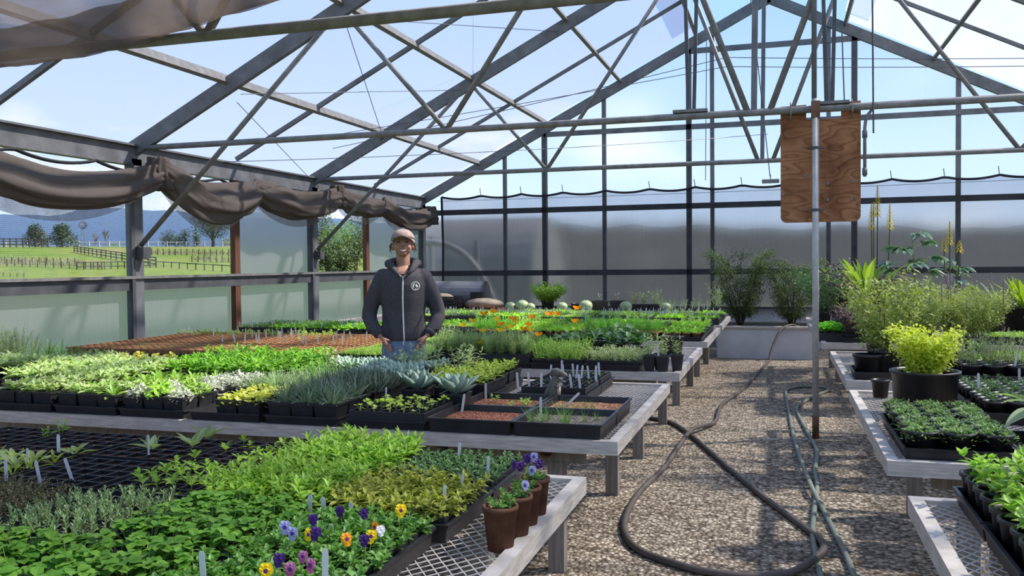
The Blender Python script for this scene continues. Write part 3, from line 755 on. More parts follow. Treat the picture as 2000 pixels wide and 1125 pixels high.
def sp_stems(nst, h, spread, pairs, Lf, W, prof, lf, seg=4, droop=.7, fold=.3, el=.55, base=.02, t0=.25, taper=.5, stem='stem', sr=.0022, top=3, jit=.3, whorl=2):
    q = rng; bb = MB()
    for s in range(nst):
        az = A2*(s+q.uniform(-.3,.3))/max(nst,1); sp = spread*q.uniform(.3,1) if nst > 1 else spread*.2
        hh = h*q.uniform(.75,1.1); bx, by = base*math.cos(az)*q.random(), base*math.sin(az)*q.random()
        P = lambda t: np.array([bx+sp*math.cos(az)*t**1.2, by+sp*math.sin(az)*t**1.2, hh*t])
        bb.tube([P(0), P(.35), P(.7), P(1)], [sr, sr, sr*.8, sr*.5], 4, 1, False)
        a0 = q.uniform(0, A2)
        for k in range(pairs):
            t = t0+(1-t0)*(k+.5*q.random())/pairs; p = P(t); g = 1-taper*(t-t0)/(1-t0)*.9
            for w in range(whorl):
                a = a0+k*(PI/2 if whorl == 2 else 2.4)+w*A2/whorl+q.uniform(-jit,jit)
                bb.leaf(p, a, el+.5*(t-.5)+q.uniform(-jit,jit), Lf*g*q.uniform(.75,1.15), W*g*q.uniform(.8,1.15), prof, seg, droop*q.uniform(.5,1.3), fold, 0, q.uniform(-.4,.4))
        for k in range(top):
            bb.leaf(P(1), q.uniform(0,A2), q.uniform(.6,1.3), Lf*(1-taper)*q.uniform(.6,1), W*(1-taper)*q.uniform(.7,1), prof, max(2,seg-1), droop*.5, fold, 0)
    return bb.mesh('foliage', [LM[lf], M[stem]])
def sp_rosette(n, Lf, W, prof, lf, el=(.2,1.2), seg=5, droop=.7, fold=.3, r0=.006, z0=0, thick=0, jit=.25, roll=.3, mats=None):
    q = rng; bb = MB()
    for k in range(n):
        u = k/max(1,n-1); a = k*2.39996+q.uniform(-jit,jit); e = el[0]+(el[1]-el[0])*u+q.uniform(-jit,jit)*.5
        g = 1-.35*u
        bb.leaf((r0*math.cos(a), r0*math.sin(a), z0), a, e, Lf*g*q.uniform(.8,1.15), W*g*q.uniform(.85,1.1), prof, seg, droop*q.uniform(.5,1.3)*(1-.5*u), fold, 0, q.uniform(-roll,roll), thick)
    return bb.mesh('foliage', mats or [LM[lf]], thick > 0)
def sp_mat(n, r, h, Lf, W, prof, lf, seg=2, el=(-.1,1.1), droop=.5, dome=True, hang=0.0, sq=False, fold=.3):
    q = rng; bb = MB()
    for k in range(n):
        if sq: x, y = q.uniform(-r,r), q.uniform(-r,r); d = max(abs(x),abs(y))/r
        else:
            d = math.sqrt(q.random()); a = q.uniform(0,A2); x, y = d*r*math.cos(a), d*r*math.sin(a)
        z = h*((1-d*d*.8) if dome else 1)*q.uniform(.35,1)-hang*max(0,d-.75)*4*q.random()
        bb.leaf((x,y,z), math.atan2(y,x)+q.uniform(-1.8,1.8), q.uniform(*el), Lf*q.uniform(.6,1.2), W*q.uniform(.7,1.2), prof, seg, droop, fold, 0, q.uniform(-.6,.6))
    return bb.mesh('foliage', [LM[lf]])
def sp_feather(nst, h, spread, n, Lf, lf, W=.0035, stem='stem', el=.6, erect=.8, curl=.8, seg=2, sub=0):
    q = rng; bb = MB()
    for s in range(nst):
        az = q.uniform(0,A2); sp = spread*math.sqrt(q.random()); hh = h*q.uniform(.6,1.1); bx, by = .4*sp*math.cos(az), .4*sp*math.sin(az)
        P = lambda t: np.array([bx+sp*.6*math.cos(az)*t*t, by+sp*.6*math.sin(az)*t*t, hh*t])
        bb.tube([P(0), P(.5), P(1)], [.0016,.0014,.0006], 3, 1, False)
        for k in range(n):
            t = .15+.85*(k+q.random())/n; a = q.uniform(0,A2); ll = Lf*(1-.5*t)*q.uniform(.6,1.2)
            bb.leaf(P(t), a, el+q.uniform(-.4,.5), ll, W, 'needle', seg, curl, 0, 0)
            for _ in range(sub):
                u = q.uniform(.3,.9); e = el; pp = P(t)+np.array([math.cos(a)*ll*u*math.cos(e), math.sin(a)*ll*u*math.cos(e), ll*u*math.sin(e)*.6])
                bb.leaf(pp, a+q.choice((-1,1))*q.uniform(.5,1.1), e+q.uniform(-.4,.4), ll*.4, W*.9, 'needle', 1, .3, 0, 0)
    return bb.mesh('foliage', [LM[lf], M[stem]])
def sp_blades(n, Lf, W, lf, el=(.7,1.45), droop=.8, r=.02, prof='needle', seg=4, thick=0, fold=.3):
    q = rng; bb = MB()
    for k in range(n):
        a = q.uniform(0,A2); d = r*math.sqrt(q.random())
        bb.leaf((d*math.cos(a), d*math.sin(a), 0), a+q.uniform(-.5,.5), q.uniform(*el), Lf*q.uniform(.6,1.15), W, prof, seg, droop*q.uniform(.3,1.3), fold, 0, 0, thick)
    return bb.mesh('foliage', [LM[lf]], thick > 0)
def sp_trifol(n, h, lf, r=.022):
    q = rng; bb = MB()
    for k in range(n):
        a = q.uniform(0,A2); e = q.uniform(.6,1.45); ll = h*q.uniform(.7,1.15)
        tip = np.array([math.cos(a)*math.cos(e)*ll, math.sin(a)*math.cos(e)*ll, math.sin(e)*ll])
        bb.tube([(0,0,0), tip*.5+np.array([0,0,.005]), tip], .0011, 3, 1, False)
        for j in (-1, 0, 1):
            s = r*q.uniform(.8,1.2)
            bb.leaf(tip, a+j*1.25+q.uniform(-.2,.2), q.uniform(-.25,.35), s*2, s*1.7, 'round', 4, .5, .25, 0, q.uniform(-.25,.25))
    return bb.mesh('foliage', [LM[lf], M['stem']])
def sp_stalkround(n, h, r, lf):
    q = rng; bb = MB()
    for k in range(n):
        a = q.uniform(0,A2); hh = h*q.uniform(.55,1.1); tx, ty = .018*math.cos(a)*(k > 0), .018*math.sin(a)*(k > 0)
        bb.tube([(0,0,0), (tx*.3,ty*.3,hh*.6), (tx,ty,hh)], .0013, 4, 1, False)
        for j in range(q.choice((1,2,2))):
            bb.leaf((tx,ty,hh), a+j*2.7+q.uniform(-.5,.5), q.uniform(-.2,.6), r*2*q.uniform(.8,1.1), r*1.8, 'round', 4, .5, .2, 0, q.uniform(-.5,.5))
    return bb.mesh('foliage', [LM[lf], M['stem']])
S = {}
def V(n, fn): S[n] = [fn() for _ in range(n and 3)] if False else None
def sp(name, fn, k=3): S[name] = [fn() for _ in range(k)]
sp('sage', lambda: sp_stems(5,.055,.05,3,.085,.033,'ovate','sage',5,.8,.25,.6), 4)
sp('sage_big', lambda: sp_stems(5,.065,.06,3,.110,.042,'ovate','sage',5,.9,.25,.6), 3)
sp('broad', lambda: sp_stems(5,.10,.06,3,.085,.030,'lance','green',5,.9,.3,.65), 4)
sp('sagegreen', lambda: sp_rosette(13,.10,.032,'spoon','sagegreen',(.35,1.3),5,.8,.3), 3)
sp('silver', lambda: sp_mat(250,.075,.06,.024,.012,'ovate','silver',3,(-.2,1.2),.5,True,.03), 3)
sp('silver_green', lambda: sp_mat(110,.075,.08,.042,.020,'ovate','micro',3,(-.2,1.2),.5,True,.02), 2)
sp('jenny', lambda: sp_mat(110,.085,.05,.026,.023,'round','jenny',3,(-.3,.9),.4,True,.035), 3)
sp('dianthus', lambda: sp_blades(66,.125,.0115,'blue',(.35,1.5),.65,.03,'needle',4,0,.6), 3)
sp('lavgrey', lambda: sp_blades(75,.10,.008,'rosemary',(.5,1.5),.9,.04,'needle',3,0,.4), 3)
sp('chalk', lambda: sp_blades(60,.12,.0105,'blue',(.3,1.45),-.35,.05,'strap',3,.005,.0), 3)
sp('echeveria', lambda: sp_rosette(20,.105,.055,'agave','agave',(.35,1.45),6,-.35,.35,.012,.015,.004,.12,.1), 3)
sp('agave', lambda: sp_rosette(22,.155,.070,'agave','agave',(.35,1.45),7,-.40,.40,.016,.012,.006,.08,.08), 2)
sp('round', lambda: sp_stalkround(4,.05,.0115,'round'), 4)
sp('round_one', lambda: sp_stalkround(2,.045,.012,'round'), 3)
sp('vine', lambda: sp_stems(6,.075,.085,4,.050,.026,'ovate','vine',4,.5,.2,.4), 3)
sp('basil', lambda: sp_stems(7,.075,.055,5,.060,.0165,'lance','basil',4,1.0,.3,.6,.035,.15,.3), 4)
sp('dark', lambda: sp_stems(6,.035,.04,4,.026,.013,'ovate','dark',3,.5,.3,.35,.03,.2,.3), 3)
sp('olive', lambda: sp_stems(6,.055,.05,4,.046,.021,'ovate','olive',4,1.0,.3,.4,.03,.2,.35), 4)
sp('thyme', lambda: sp_stems(26,.06,.07,9,.012,.0065,'ovate','brown',2,.3,.2,.5,.05,.1,.3,'stem_dark',.0009,2), 3)
sp('rosemary', lambda: sp_stems(5,.055,.028,10,.022,.0052,'lance','rosemary',2,.1,.1,.75,.03,.08,.2,'stem',.0018,5), 3)
sp('berry', lambda: sp_trifol(15,.062,'berry',.0135), 4)
sp('viola', lambda: sp_stems(7,.045,.05,5,.029,.018,'ovate','viola',4,.8,.3,.5,.03,.3,.2), 4)
sp('marigold', lambda: sp_stems(1,.030,.01,2,.034,.017,'ovate','basil',3,.6,.3,.5,.002,.5,.3), 3)
sp('tiny', lambda: sp_stems(1,.012,.004,1,.018,.009,'ovate','basil',2,.5,.2,.4,.001,.6,.3), 2)
sp('bigleaf', lambda: sp_rosette(5,.075,.040,'ovate','sage',(.4,1.1),5,.5,.35,.004,.025), 3)
sp('primrose', lambda: sp_rosette(9,.10,.040,'spoon','sage',(.3,1.2),5,.8,.3,.006,.01), 3)
sp('spike', lambda: sp_rosette(9,.10,.020,'spoon','vine',(.2,1.2),5,.6,.3,.004,.01), 2)
sp('yarrow', lambda: sp_feather(18,.23,.075,26,.055,'feather',.005,'stem',.7,.8,.9,2,1), 3)
sp('thymegreen', lambda: sp_stems(16,.12,.06,10,.016,.009,'ovate','micro',2,.3,.2,.6,.05,.1,.3,'stem',.001,2), 3)
sp('dill', lambda: sp_feather(10,.13,.05,22,.04,'dill',.003,'stem',.8,.8,.3,1,1), 3)
sp('lettuce', lambda: sp_rosette(12,.085,.045,'ovate','lettuce',(.3,1.4),4,.6,.35,.006,.005), 3)
sp('greens', lambda: sp_rosette(9,.085,.040,'ovate','green',(.2,1.3),4,.8,.3,.006,.005), 3)
sp('micro', lambda: sp_blades(70,.06,.005,'micro',(.6,1.5),.5,.045,'needle',2), 3)
sp('microleaf', lambda: sp_mat(90,.045,.035,.016,.010,'ovate','micro',2,(0,1),.3,False,0,True), 3)
sp('graymat', lambda: sp_stems(12,.08,.09,7,.022,.009,'lance','thin',2,.4,.2,.4,.05,.1,.2,'stem',.001,2), 3)
sp('squash', lambda: sp_stems(5,.12,.09,2,.11,.075,'ovate','dark',5,.9,.2,.5,.03,.5,.1,'stem',.003,1), 3)
sp('tomato', lambda: sp_stems(4,.16,.06,6,.055,.016,'lance','thin',3,.8,.3,.5,.02,.2,.3), 3)
sp('cover', lambda: sp_mat(210,.068,.032,.021,.0085,'lance','cover',2,(-.1,1.0),.4,True,.03), 4)
sp('basilpot', lambda: sp_stems(4,.075,.06,3,.070,.038,'ovate','basil',5,.9,.25,.45,.02,.3,.35,'stem',.0022,3), 4)
sp('kale', lambda: sp_rosette(9,.14,.068,'ovate','kale',(.35,1.2),6,.9,.25,.008,.03), 3)
sp('mullein', lambda: sp_rosette(13,.27,.095,'ovate','mull',(.05,1.45),7,1.0,.3,.012,.02), 1)
sp('seedling', lambda: sp_stems(2,.055,.03,3,.035,.018,'ovate','micro',3,.5,.3,.4,.01,.3,.3), 3)
sp('cress', lambda: sp_stems(3,.04,.03,3,.028,.013,'ovate','dark',3,.5,.3,.4,.01,.3,.3), 3)
sp('parsley', lambda: sp_trifol(16,.085,'parsley',.017), 3)
sp('heuch', lambda: sp_mat(60,.06,.06,.030,.028,'round','heuch',3,(-.2,.9),.4), 3)
sp('tuft', lambda: sp_blades(30,.14,.0032,'grass',(.8,1.5),.7,.015,'needle',4), 3)
sp('grasspot', lambda: sp_blades(26,.20,.010,'grass',(.6,1.5),.9,.02,'needle',4), 3)
sp('wispy', lambda: sp_feather(9,.20,.09,16,.05,'thin',.004,'stem',.7,.8,.5,2,1), 3)
sp('sprig', lambda: sp_stems(2,.09,.03,3,.03,.012,'lance','silver',2,.5,.2,.5,.01,.3,.3), 2)
sp('moss', lambda: sp_mat(170,.16,.02,.03,.006,'lance','micro',2,(0,1),.4,False,0,True), 1)
def bush(h, r, nst, nleaf, Lf, W, prof, lf, seg=2, up=.6, stem='bark_stem', droop=.5, clump=9, hollow=.35, flat=1.0):
    """woody bush: branching stems from one base, leaf clusters along the twigs"""
    q = rng; bb = MB(); twigs = []
    for s in range(nst):
        az = A2*s/nst+q.uniform(-.3,.3); hh = h*q.uniform(.7,1.0); rr = r*q.uniform(.45,1)
        P = [np.array([.03*math.cos(az),.03*math.sin(az),0])]
        for k in range(1,6):
            t = k/5; P.append(np.array([rr*math.cos(az)*t**.9+q.uniform(-.1,.1)*r*.5, rr*math.sin(az)*t**.9+q.uniform(-.1,.1)*r*.5, hh*t]))
        bb.tube(P, [.010*h*1.2,.009*h*1.2,.008*h,.006*h,.004*h,.002*h], 5, 1, False)
        for k in range(1,6):
            for _ in range(3):
                a = az+q.uniform(-1.6,1.6); e = q.uniform(.1,1.2)*up+.1; ll = r*q.uniform(.25,.6)
                twigs.append((P[k], a, e, ll)); T = P[k]+np.array([math.cos(a)*math.cos(e)*ll, math.sin(a)*math.cos(e)*ll, math.sin(e)*ll])
                bb.tube([P[k], T], [.003*h,.001*h], 3, 1, False)
        twigs.append((P[4], az, 1.2, .2*h))
    for k in range(nleaf//clump):
        P0, a, e, ll = q.choice(twigs)
        u = q.uniform(hollow,1.1); c = P0+np.array([math.cos(a)*math.cos(e)*ll*u, math.sin(a)*math.cos(e)*ll*u, math.sin(e)*ll*u*flat])
        for _ in range(clump):
            p = c+np.array([q.gauss(0,1), q.gauss(0,1), q.gauss(0,1)])*Lf*.75
            bb.leaf(p, q.uniform(0,A2), q.uniform(-.4,1.2), Lf*q.uniform(.6,1.2), W*q.uniform(.7,1.2), prof, seg, droop, .25, 0, q.uniform(-.6,.6))
    return bb, [LM[lf], M[stem]]
def bushmesh(*a, **k): bb, ms = bush(*a, **k); return bb.mesh('foliage', ms)
# flowers
def violaflower(c, dark=True):
    bb = MB(); r = .017
    for a, s, z in ((PI/2-.62,1.0,0),(PI/2+.62,1.0,0),(.05,.9,.0015),(PI-.05,.9,.0015),(-PI/2,1.15,.003)):
        v = [(0,0,z)]; n = 10; w = r*s
        cx, cz = math.cos(a)*w*.62, math.sin(a)*w*.62
        for k in range(n): t = A2*k/n; v.append((cx+w*.66*math.cos(t)*(1+.06*math.sin(5*t)), z*-1-.003*math.sin(3*t), cz+w*.62*math.sin(t)))
        v[0] = (cx, -z-.002, cz)
        bb.add(v, [(0,k+1,(k+1) % n+1) for k in range(n)], 0)
    if dark:
        n = 8; v = [(0,-.0065,0)]+[(r*.36*math.cos(A2*k/n)*(1.4 if k % 2 else .7), -.006, r*.34*math.sin(A2*k/n)-.001) for k in range(n)]
        bb.add(v, [(0,k+1,(k+1) % n+1) for k in range(n)], 1)
    bb.tube([(0,.002,0),(0,.012,-.012),(0,.012,-.07)], .0011, 4, 2, False)
    return bb.mesh('flower', [LM[c], LM['vio_purple'], M['stem']])
FL = {c: violaflower(c, c not in ('vio_purple','vio_white')) for c in ('vio_yellow','vio_orange','vio_purple','vio_blue','vio_pink','vio_white')}
def poppy(c, h):
    bb = MB(); r = .034
    for k in range(4):
        a = k*PI/2+.3
        v = []; f = []
        for i in range(4):
            t = i/3; rr = r*(.15+.85*t); z = r*.9*t**1.6
            for j in range(5): b_ = a+(j-2)*.28*(1+.3*t); v.append((rr*math.cos(b_), rr*math.sin(b_), h+z+.002*k-.007*((j-2)/2)**2*t))
        for i in range(3):
            for j in range(4): o = i*5+j; f.append((o,o+1,o+6,o+5))
        bb.add(v, f, 0)
    bb.ell((0,0,h+.004), (.004,.004,.008), 6, 4, 0)
    bb.tube([(.03*math.sin(h*40),.02*math.cos(h*31),0),(.008,0,h*.5),(0,0,h)], .0016, 4, 1, False)
    return bb.mesh('flower', [LM[c], M['stem']])
# ------------------------------------------------------------------ placing trays and pots
ZT = HB
def tray_at(cx, cy, label, me=None, group='black nursery trays on the benches', z=ZT, rz=0.0, name='nursery_tray'):
    t = thing(name, label, 'tray', (cx,cy,z), rz, group); part('tray', me or TRAY, t); return t
def put(parent, species, loc, sc=(.88,1.12), nm='foliage', zs=None):
    s = rng.uniform(*sc); me = rng.choice(S[species])
    return part(nm, me, parent, loc, rng.uniform(0,A2), (s,s,s*(zs or 1)))
def cell_tray(cx, cy, n, species, label, h=.07, soil='soil', dens=1.0, sc=(.85,1.1), jit=.006, tags=0, rows=None, w=.385, zs=None):
    t = thing('nursery_tray', label, 'tray', (cx,cy,ZT), rng.uniform(-.02,.02), 'black nursery trays on the benches')
    part('tray', TRAY, t); c, s = cellset(n, h, soil, w); part('cell_pack', c, t, (0,0,.007)); part('soil', s, t, (0,0,.007))
    a = w/n
    for i in range(n):
        for j in range(n):
            d = dens(i, j, n) if callable(dens) else dens
            if rng.random() > d: continue
            spn = species(i, j, n) if callable(species) else species
            if spn: put(t, spn, (-w/2+a*(i+.5)+rng.uniform(-jit,jit), -w/2+a*(j+.5)+rng.uniform(-jit,jit), h-.016), sc, zs=zs)
    for k in range(tags):
        i, j = rng.randrange(n), rng.randrange(n)
        part('plant_tag', TAG, t, (-w/2+a*(i+.5)+rng.uniform(-.01,.01), -w/2+a*(j+.3), h+.008), rng.uniform(-.4,.4), rot=(rng.uniform(-.15,.15), rng.uniform(-.15,.15), rng.uniform(-.5,.5)))
    return t
def pot_at(x, y, kind, species, label, z=ZT+.006, sc=(.9,1.1), group=None, name='potted_plant', cat='potted plant', tags=0, s=1.0, dz=0.0, zs=None):
    t = thing(name, label, cat, (x,y,z), rng.uniform(-.06,.06), group); me, so, h = POT[kind]
    part('pot', me, t, sc=s); part('soil', so, t, (0,0,(h-.018)*s), sc=s)
    if species: put(t, species, (0,0,(h-.018)*s+dz), sc, zs=zs)
    for k in range(tags): part('plant_tag', TAGB, t, (rng.uniform(-.5,.5)*.06, -.03, h*s), rot=(rng.uniform(-.2,.2), rng.uniform(-.2,.2), rng.uniform(-.5,.5)))
    return t
ROWS = ['front', 'middle', 'back', 'rearmost']
COLS3 = ['on the left', 'in the middle', 'on the right']
def pot_tray(cx, cy, nx, ny, kind, species, tlabel, plabel, where, w=.39, skip=None, name='potted_plant', sc=(.9,1.1), me=None, tags=0.0, grp=None):
    tray_at(cx, cy, tlabel, me)
    a, b_ = w/nx, w/ny
    for j in range(ny):
        for i in range(nx):
            if skip and skip(i, j): continue
            spn = species(i, j) if callable(species) else species
            rr_ = ROWS[j] if ny <= 3 else ORD[j]
            pos = ('centre' if (i, j) == (1, 1) and ny == 3 else '%s %s' % (rr_ if ny <= 3 else rr_+' row', ('left','middle','right')[i])) if nx == 3 else '%s row, %s from left' % (rr_, ORD[i])
            pot_at(cx-w/2+a*(i+.5)+rng.uniform(-.004,.004), cy-w/2+b_*(j+.5)+rng.uniform(-.004,.004), kind, spn, '%s, %s, %s' % (plabel, pos, where), sc=sc,
                   group=grp or plabel+' '+where, name=name, tags=1 if rng.random() < tags else 0)
def flat(cx, cy, soil, label):
    t = thing('soil_flat', label, 'soil flat', (cx,cy,ZT), rng.uniform(-.01,.01), 'open soil flats on the bench corner')
    part('tray', DEEP, t)
    bb = MB(); n = 16; w = .197; v = []; f = []
    for i in range(n+1):
        for j in range(n+1):
            x, y = -w+2*w*i/n, -w+2*w*j/n; v.append((x,y,.050+.006*bump_noise(x*18,y*18,cx*7)*.15))
    for i in range(n):
        for j in range(n): a = i*(n+1)+j; f.append((a,a+n+1,a+n+2,a+1))
    bb.add(v, f); part('soil', bb.mesh('soil', M[soil], True), t); return t

# ============================================================ bench closest to the camera
cx = lambda c: -1.140-.43*c
R0, R1_, R2_, R3_ = 3.02, 2.585, 2.135, 1.70
cell_tray(cx(0), R0, 6, 'dark', 'tray of small dark green leafy plants at the back corner of the closest bench', .066, sc=(.9,1.15), tags=2)
cell_tray(cx(1), R0, 5, 'basil', 'tray of tall bright green lance-leaved plants, rear one of two', .066, sc=(.95,1.2))
cell_tray(cx(1), R1_, 5, 'basil', 'tray of tall bright green lance-leaved plants, front one behind the pansies', .066, sc=(.9,1.1))
cell_tray(cx(2), R0, 6, lambda i, j, n: 'marigold', 'cell tray of sparse green seedlings behind a fuller seedling tray', .07, 'soil_red', lambda i, j, n: .92 if i > 2 else .15, sc=(1.0,1.45))
t = cell_tray(cx(2), R1_, 6, lambda i, j, n: 'marigold' if j > 0 else 'tiny', 'cell tray of bright two-leaf seedlings next to the tall lance-leaved plants', .07, 'soil', lambda i, j, n: .97 if i+j > 1 else .5, sc=(1.15,1.6))
t = cell_tray(cx(3), R0, 5, 'tiny', 'mostly empty cell tray with four big-leaved pale seedlings', .07, 'soil_red', .08)
for x, y, s_ in ((-.10,.02,.8),(.02,-.10,1.2),(.16,-.03,1.5),(.11,.13,1.4)): part('foliage', rng.choice(S['bigleaf']), t, (x,y,.06), rng.uniform(0,6), s_)
part('plant_tag', TAGB, t, (.03,-.13,.07), -.3)
t = cell_tray(cx(4), R0, 5, 'tiny', 'cell tray of bare reddish soil with one leafy rosette', .07, 'soil_red', .10)
part('foliage', S['primrose'][0], t, (.12,-.16,.055), .4, .8); part('plant_tag', TAGB, t, (.05,-.17,.06), .4)
t = cell_tray(cx(5), R0+.02, 5, lambda i, j, n: 'tiny' if i < 4 else 'seedling', 'cell tray of bare reddish soil with weedy seedlings along its back edge', .07, 'soil_red', lambda i, j, n: .7 if j > 3 else .12, sc=(.9,1.4))
cell_tray(cx(6), R0, 5, 'silver', 'tray of silver-leaved plants behind the broad-leaved tray', .07, dens=.6, sc=(.5,.8))
t = cell_tray(cx(3), R1_, 5, None, 'empty black cell tray with white tags standing in its front row', .07, 'soil', 0)
for x, y, a in ((.04,-.10,-.25),(-.03,-.17,-.12),(-.16,-.19,.05)): part('plant_tag', TAGB, t, (x,y,.07), rot=(.1,a,.2))
cell_tray(cx(4), R1_, 4, lambda i, j, n: 'spike' if i > 2 else 'primrose', 'tray of broad pale-veined leaves beside the empty cell tray', .066, sc=(.75,1.0), tags=1)
cell_tray(cx(5), R1_, 4, 'primrose', 'tray of broad pale-veined leaves at the edge of the view', .066, sc=(.75,1.0))
cell_tray(cx(0), R1_, 5, 'olive', 'tray of olive and yellow-green leafy plants behind the pansy tray', .066, sc=(.95,1.15), tags=2)
cell_tray(cx(1), R2_, 5, 'berry', 'tray of bright three-lobed strawberry-like leaves beside the pansies', .07, sc=(.95,1.15))
cell_tray(cx(2), R2_, 5, 'rosemary', 'tray of upright grey-green rosemary-like sprigs', .07, sc=(.9,1.15), jit=.012)
cell_tray(cx(3), R2_, 4, 'thyme', 'tray of dull brown-green wiry thyme', .066, sc=(1.0,1.2), jit=.012)
cell_tray(cx(1), R3_, 5, 'berry', 'tray of three-lobed leaves, frontmost in its column beside pink pansies', .062, sc=(.95,1.2))
cell_tray(cx(2), R3_, 5, 'berry', 'tray of three-lobed leaves in front of the rosemary-like sprigs', .062, sc=(.9,1.15))
cell_tray(cx(3), R3_, 4, 'viola', 'tray of dull leafy plants in front of the brown thyme', .062)
FLW = {0: [('vio_orange',714,975,0),('vio_yellow',728,1042,.1),('vio_orange',733,1028,-.2),('vio_orange',652,1063,.9),('vio_yellow',783,1003,.5),('vio_blue',557,1036,.2),('vio_blue',541,1055,.1),
           ('vio_purple',612,1018,.2),('vio_purple',664,1000,.1),('vio_purple',711,1000,.3),('vio_yellow',588,1050,.0),('vio_purple',583,1062,0),('vio_purple',782,1062,.2),('vio_white',816,1036,.6)],
       1: [('vio_pink',567,1108,.2),('vio_pink',592,1092,0),('vio_pink',608,1108,-.3),('vio_yellow',520,1120,.3),('vio_purple',545,1085,.1)]}
for k, (yy, lab) in enumerate(((R2_, 'tray of pansies with orange, yellow and violet flowers'), (R3_, 'tray of pansies with pink flowers, frontmost on the closest bench'))):
    t = cell_tray(cx(0)-.03, yy, 5, 'viola', lab, .062, sc=(.95,1.25))
    t.rotation_euler = (0,0,0)
    for c, px, py, a in FLW[k]:
        if (c, px) == ('vio_orange', 714): continue
        q = PZ(px, py, ZT+.145); X0 = cx(0)-.03; cl = (lambda u: max(-.185, min(.185, u)))
        part('flower', FL[c], t, (cl(q[0]-X0), cl(q[1]-yy), .145+rng.uniform(-.01,.01)), rot=(rng.uniform(-.35,.1), rng.uniform(-.2,.2), a), sc=rng.uniform(.65,.9))
for px, py, k in ((503,1065,0),(650,1050,0),(398,1108,1),(634,1105,1),(604,990,0),(637,995,0),(690,1005,0)):
    q = PY(px, py, (R2_, R3_)[k] if py > 1020 else 2.37)
    o = part('plant_tag', TAGB, t, (q[0]-(cx(0)-.03), q[1]-R3_, q[2]-ZT-.05), rot=(.05, rng.uniform(-.12,.12), .3), sc=1.05)
for i, (x, y) in enumerate(((-.768,2.375),(-.758,2.492),(-.760,2.602),(-.762,2.715))):
    t = pot_at(x, y, 'viola', 'viola', ['round brown pot with small leafy viola, foremost of the four on the mesh','round brown pot of viola with one violet flower, second of the four on the mesh',
             'round brown pot of violas bearing several violet flowers, third of four on the mesh','round brown viola pot at the back of the four on the mesh'][i], ZT+.001, (.62,.75), 'brown viola pots on the mesh bench', 'viola_pot')
    for _ in range((0,1,4,2)[i]): part('flower', FL['vio_purple' if rng.random() < .5 else 'vio_blue'], t, (rng.uniform(-.05,.05),-.02+rng.uniform(-.03,.02),rng.uniform(.16,.21)), rot=(rng.uniform(-.4,.2),0,rng.uniform(-.6,.6)), sc=.72)

# ============================================================ second bench
TX = dict(A=-4.115,B=-3.672,C=-3.235,D=-2.778,E=-2.325,F=-1.857,G=-1.420,H=-.988,Z1=-4.552,Z2=-4.99,Z3=-5.42)
Ya, Yb, Yc, Yd = 4.125, 4.555, 4.990, 5.425
pot_tray(TX['A'], Ya, 3, 3, 'sq13', 'sage', 'black tray under grey-green sage pots, front edge of second bench', 'black square pot of grey-green sage', 'in the tray at the picture edge')
pot_tray(TX['B'], Ya, 3, 3, 'sq13', lambda i, j: 'sagegreen' if rng.random() < .6 else 'sage', 'black tray of bright sage pots, second along the front edge', 'black square pot of bright sage', 'beside the silver-leaved tray')
pot_tray(TX['C'], Ya, 3, 3, 'sq13', lambda i, j: 'silver_green' if (i+j) % 2 else 'silver', 'black tray of silver-leaved pots, third along the front edge', 'black square pot of silver leaves', 'of the white-foliage front tray')
pot_tray(TX['D'], Ya, 3, 3, 'sq13', 'jenny', 'half-empty black tray holding round-leaved yellow-green trailing plants', 'black pot of yellow-green trailing plant', 'of the half-empty tray', skip=lambda i, j: i == 0)
pot_tray(TX['E'], Ya, 3, 3, 'sq13', 'dianthus', 'black tray of spiky blue-grey plants, fifth along the front edge', 'black square pot of spiky blue-grey leaves', 'of the spiky front tray', sc=(.95,1.1))
cell_tray(TX['F'], Ya, 5, lambda i, j, n: 'round' if rng.random() < .7 else 'round_one', 'black cell tray of round-leaved seedlings on thin stalks', .09, dens=.75, sc=(.95,1.3), w=.40, tags=1)
tG = flat(TX['G'], Ya, 'soil_red', 'open flat of bare reddish soil at the front of the bench')
tH = flat(TX['H'], Ya, 'soil_grey', 'open flat of grey soil with grass tufts, at the bench corner')
for x, y, s_ in ((-.16,-.06,.8),(-.12,-.02,.7),(.0,-.06,.95),(.02,-.08,.8),(.08,.03,.5),(.13,.07,.4),(-.10,.03,.7)): part('grass_tuft', rng.choice(S['tuft']), tH, (x,y,.05), rng.uniform(0,6), s_)
part('plant_tag', TAGB, tG, (-.17,.16,.06), rot=(0,.15,.2)); part('plant_tag', TAGB, tH, (-.17,.14,.06), rot=(0,0,.3))
tG2 = flat(TX['G']-.01, Yb, 'soil_red', 'open flat of reddish soil with a few small pale seedlings')
for x, y in ((-.05,-.08),(0,-.05),(.05,-.1),(.1,.0),(.03,.05),(.12,.08),(-.09,.06),(-.02,-.12),(.06,-.03),(.13,-.08)): put(tG2, 'seedling' if rng.random() < .5 else 'tiny', (x,y,.052), (.6,.9))
part('plant_tag', TAGB, tG2, (-.17,.15,.06), .1)
tH2 = flat(TX['H'], Yb, 'bark', 'open flat of soil topped with bark chips behind the grey flat')
for x in (-.1,-.03,.02,.06): part('grass_tuft', rng.choice(S['tuft']), tH2, (x,-.12,.05), 1+x*20, .55)
part('plant_tag', TAGB, tH2, (-.11,.06,.06), rot=(0,.8,.2))
for n_, y_, w_ in (('Z1',Yb,'of the middle-left sage tray'),('A',Yb,'behind the front sage tray')):
    pot_tray(TX[n_], y_, 3, 3, 'sq13', 'sage_big' if n_ == 'Z1' else 'sage', 'black tray of sage pots %s' % w_, 'black pot of grey sage', w_, sc=(.95,1.2))
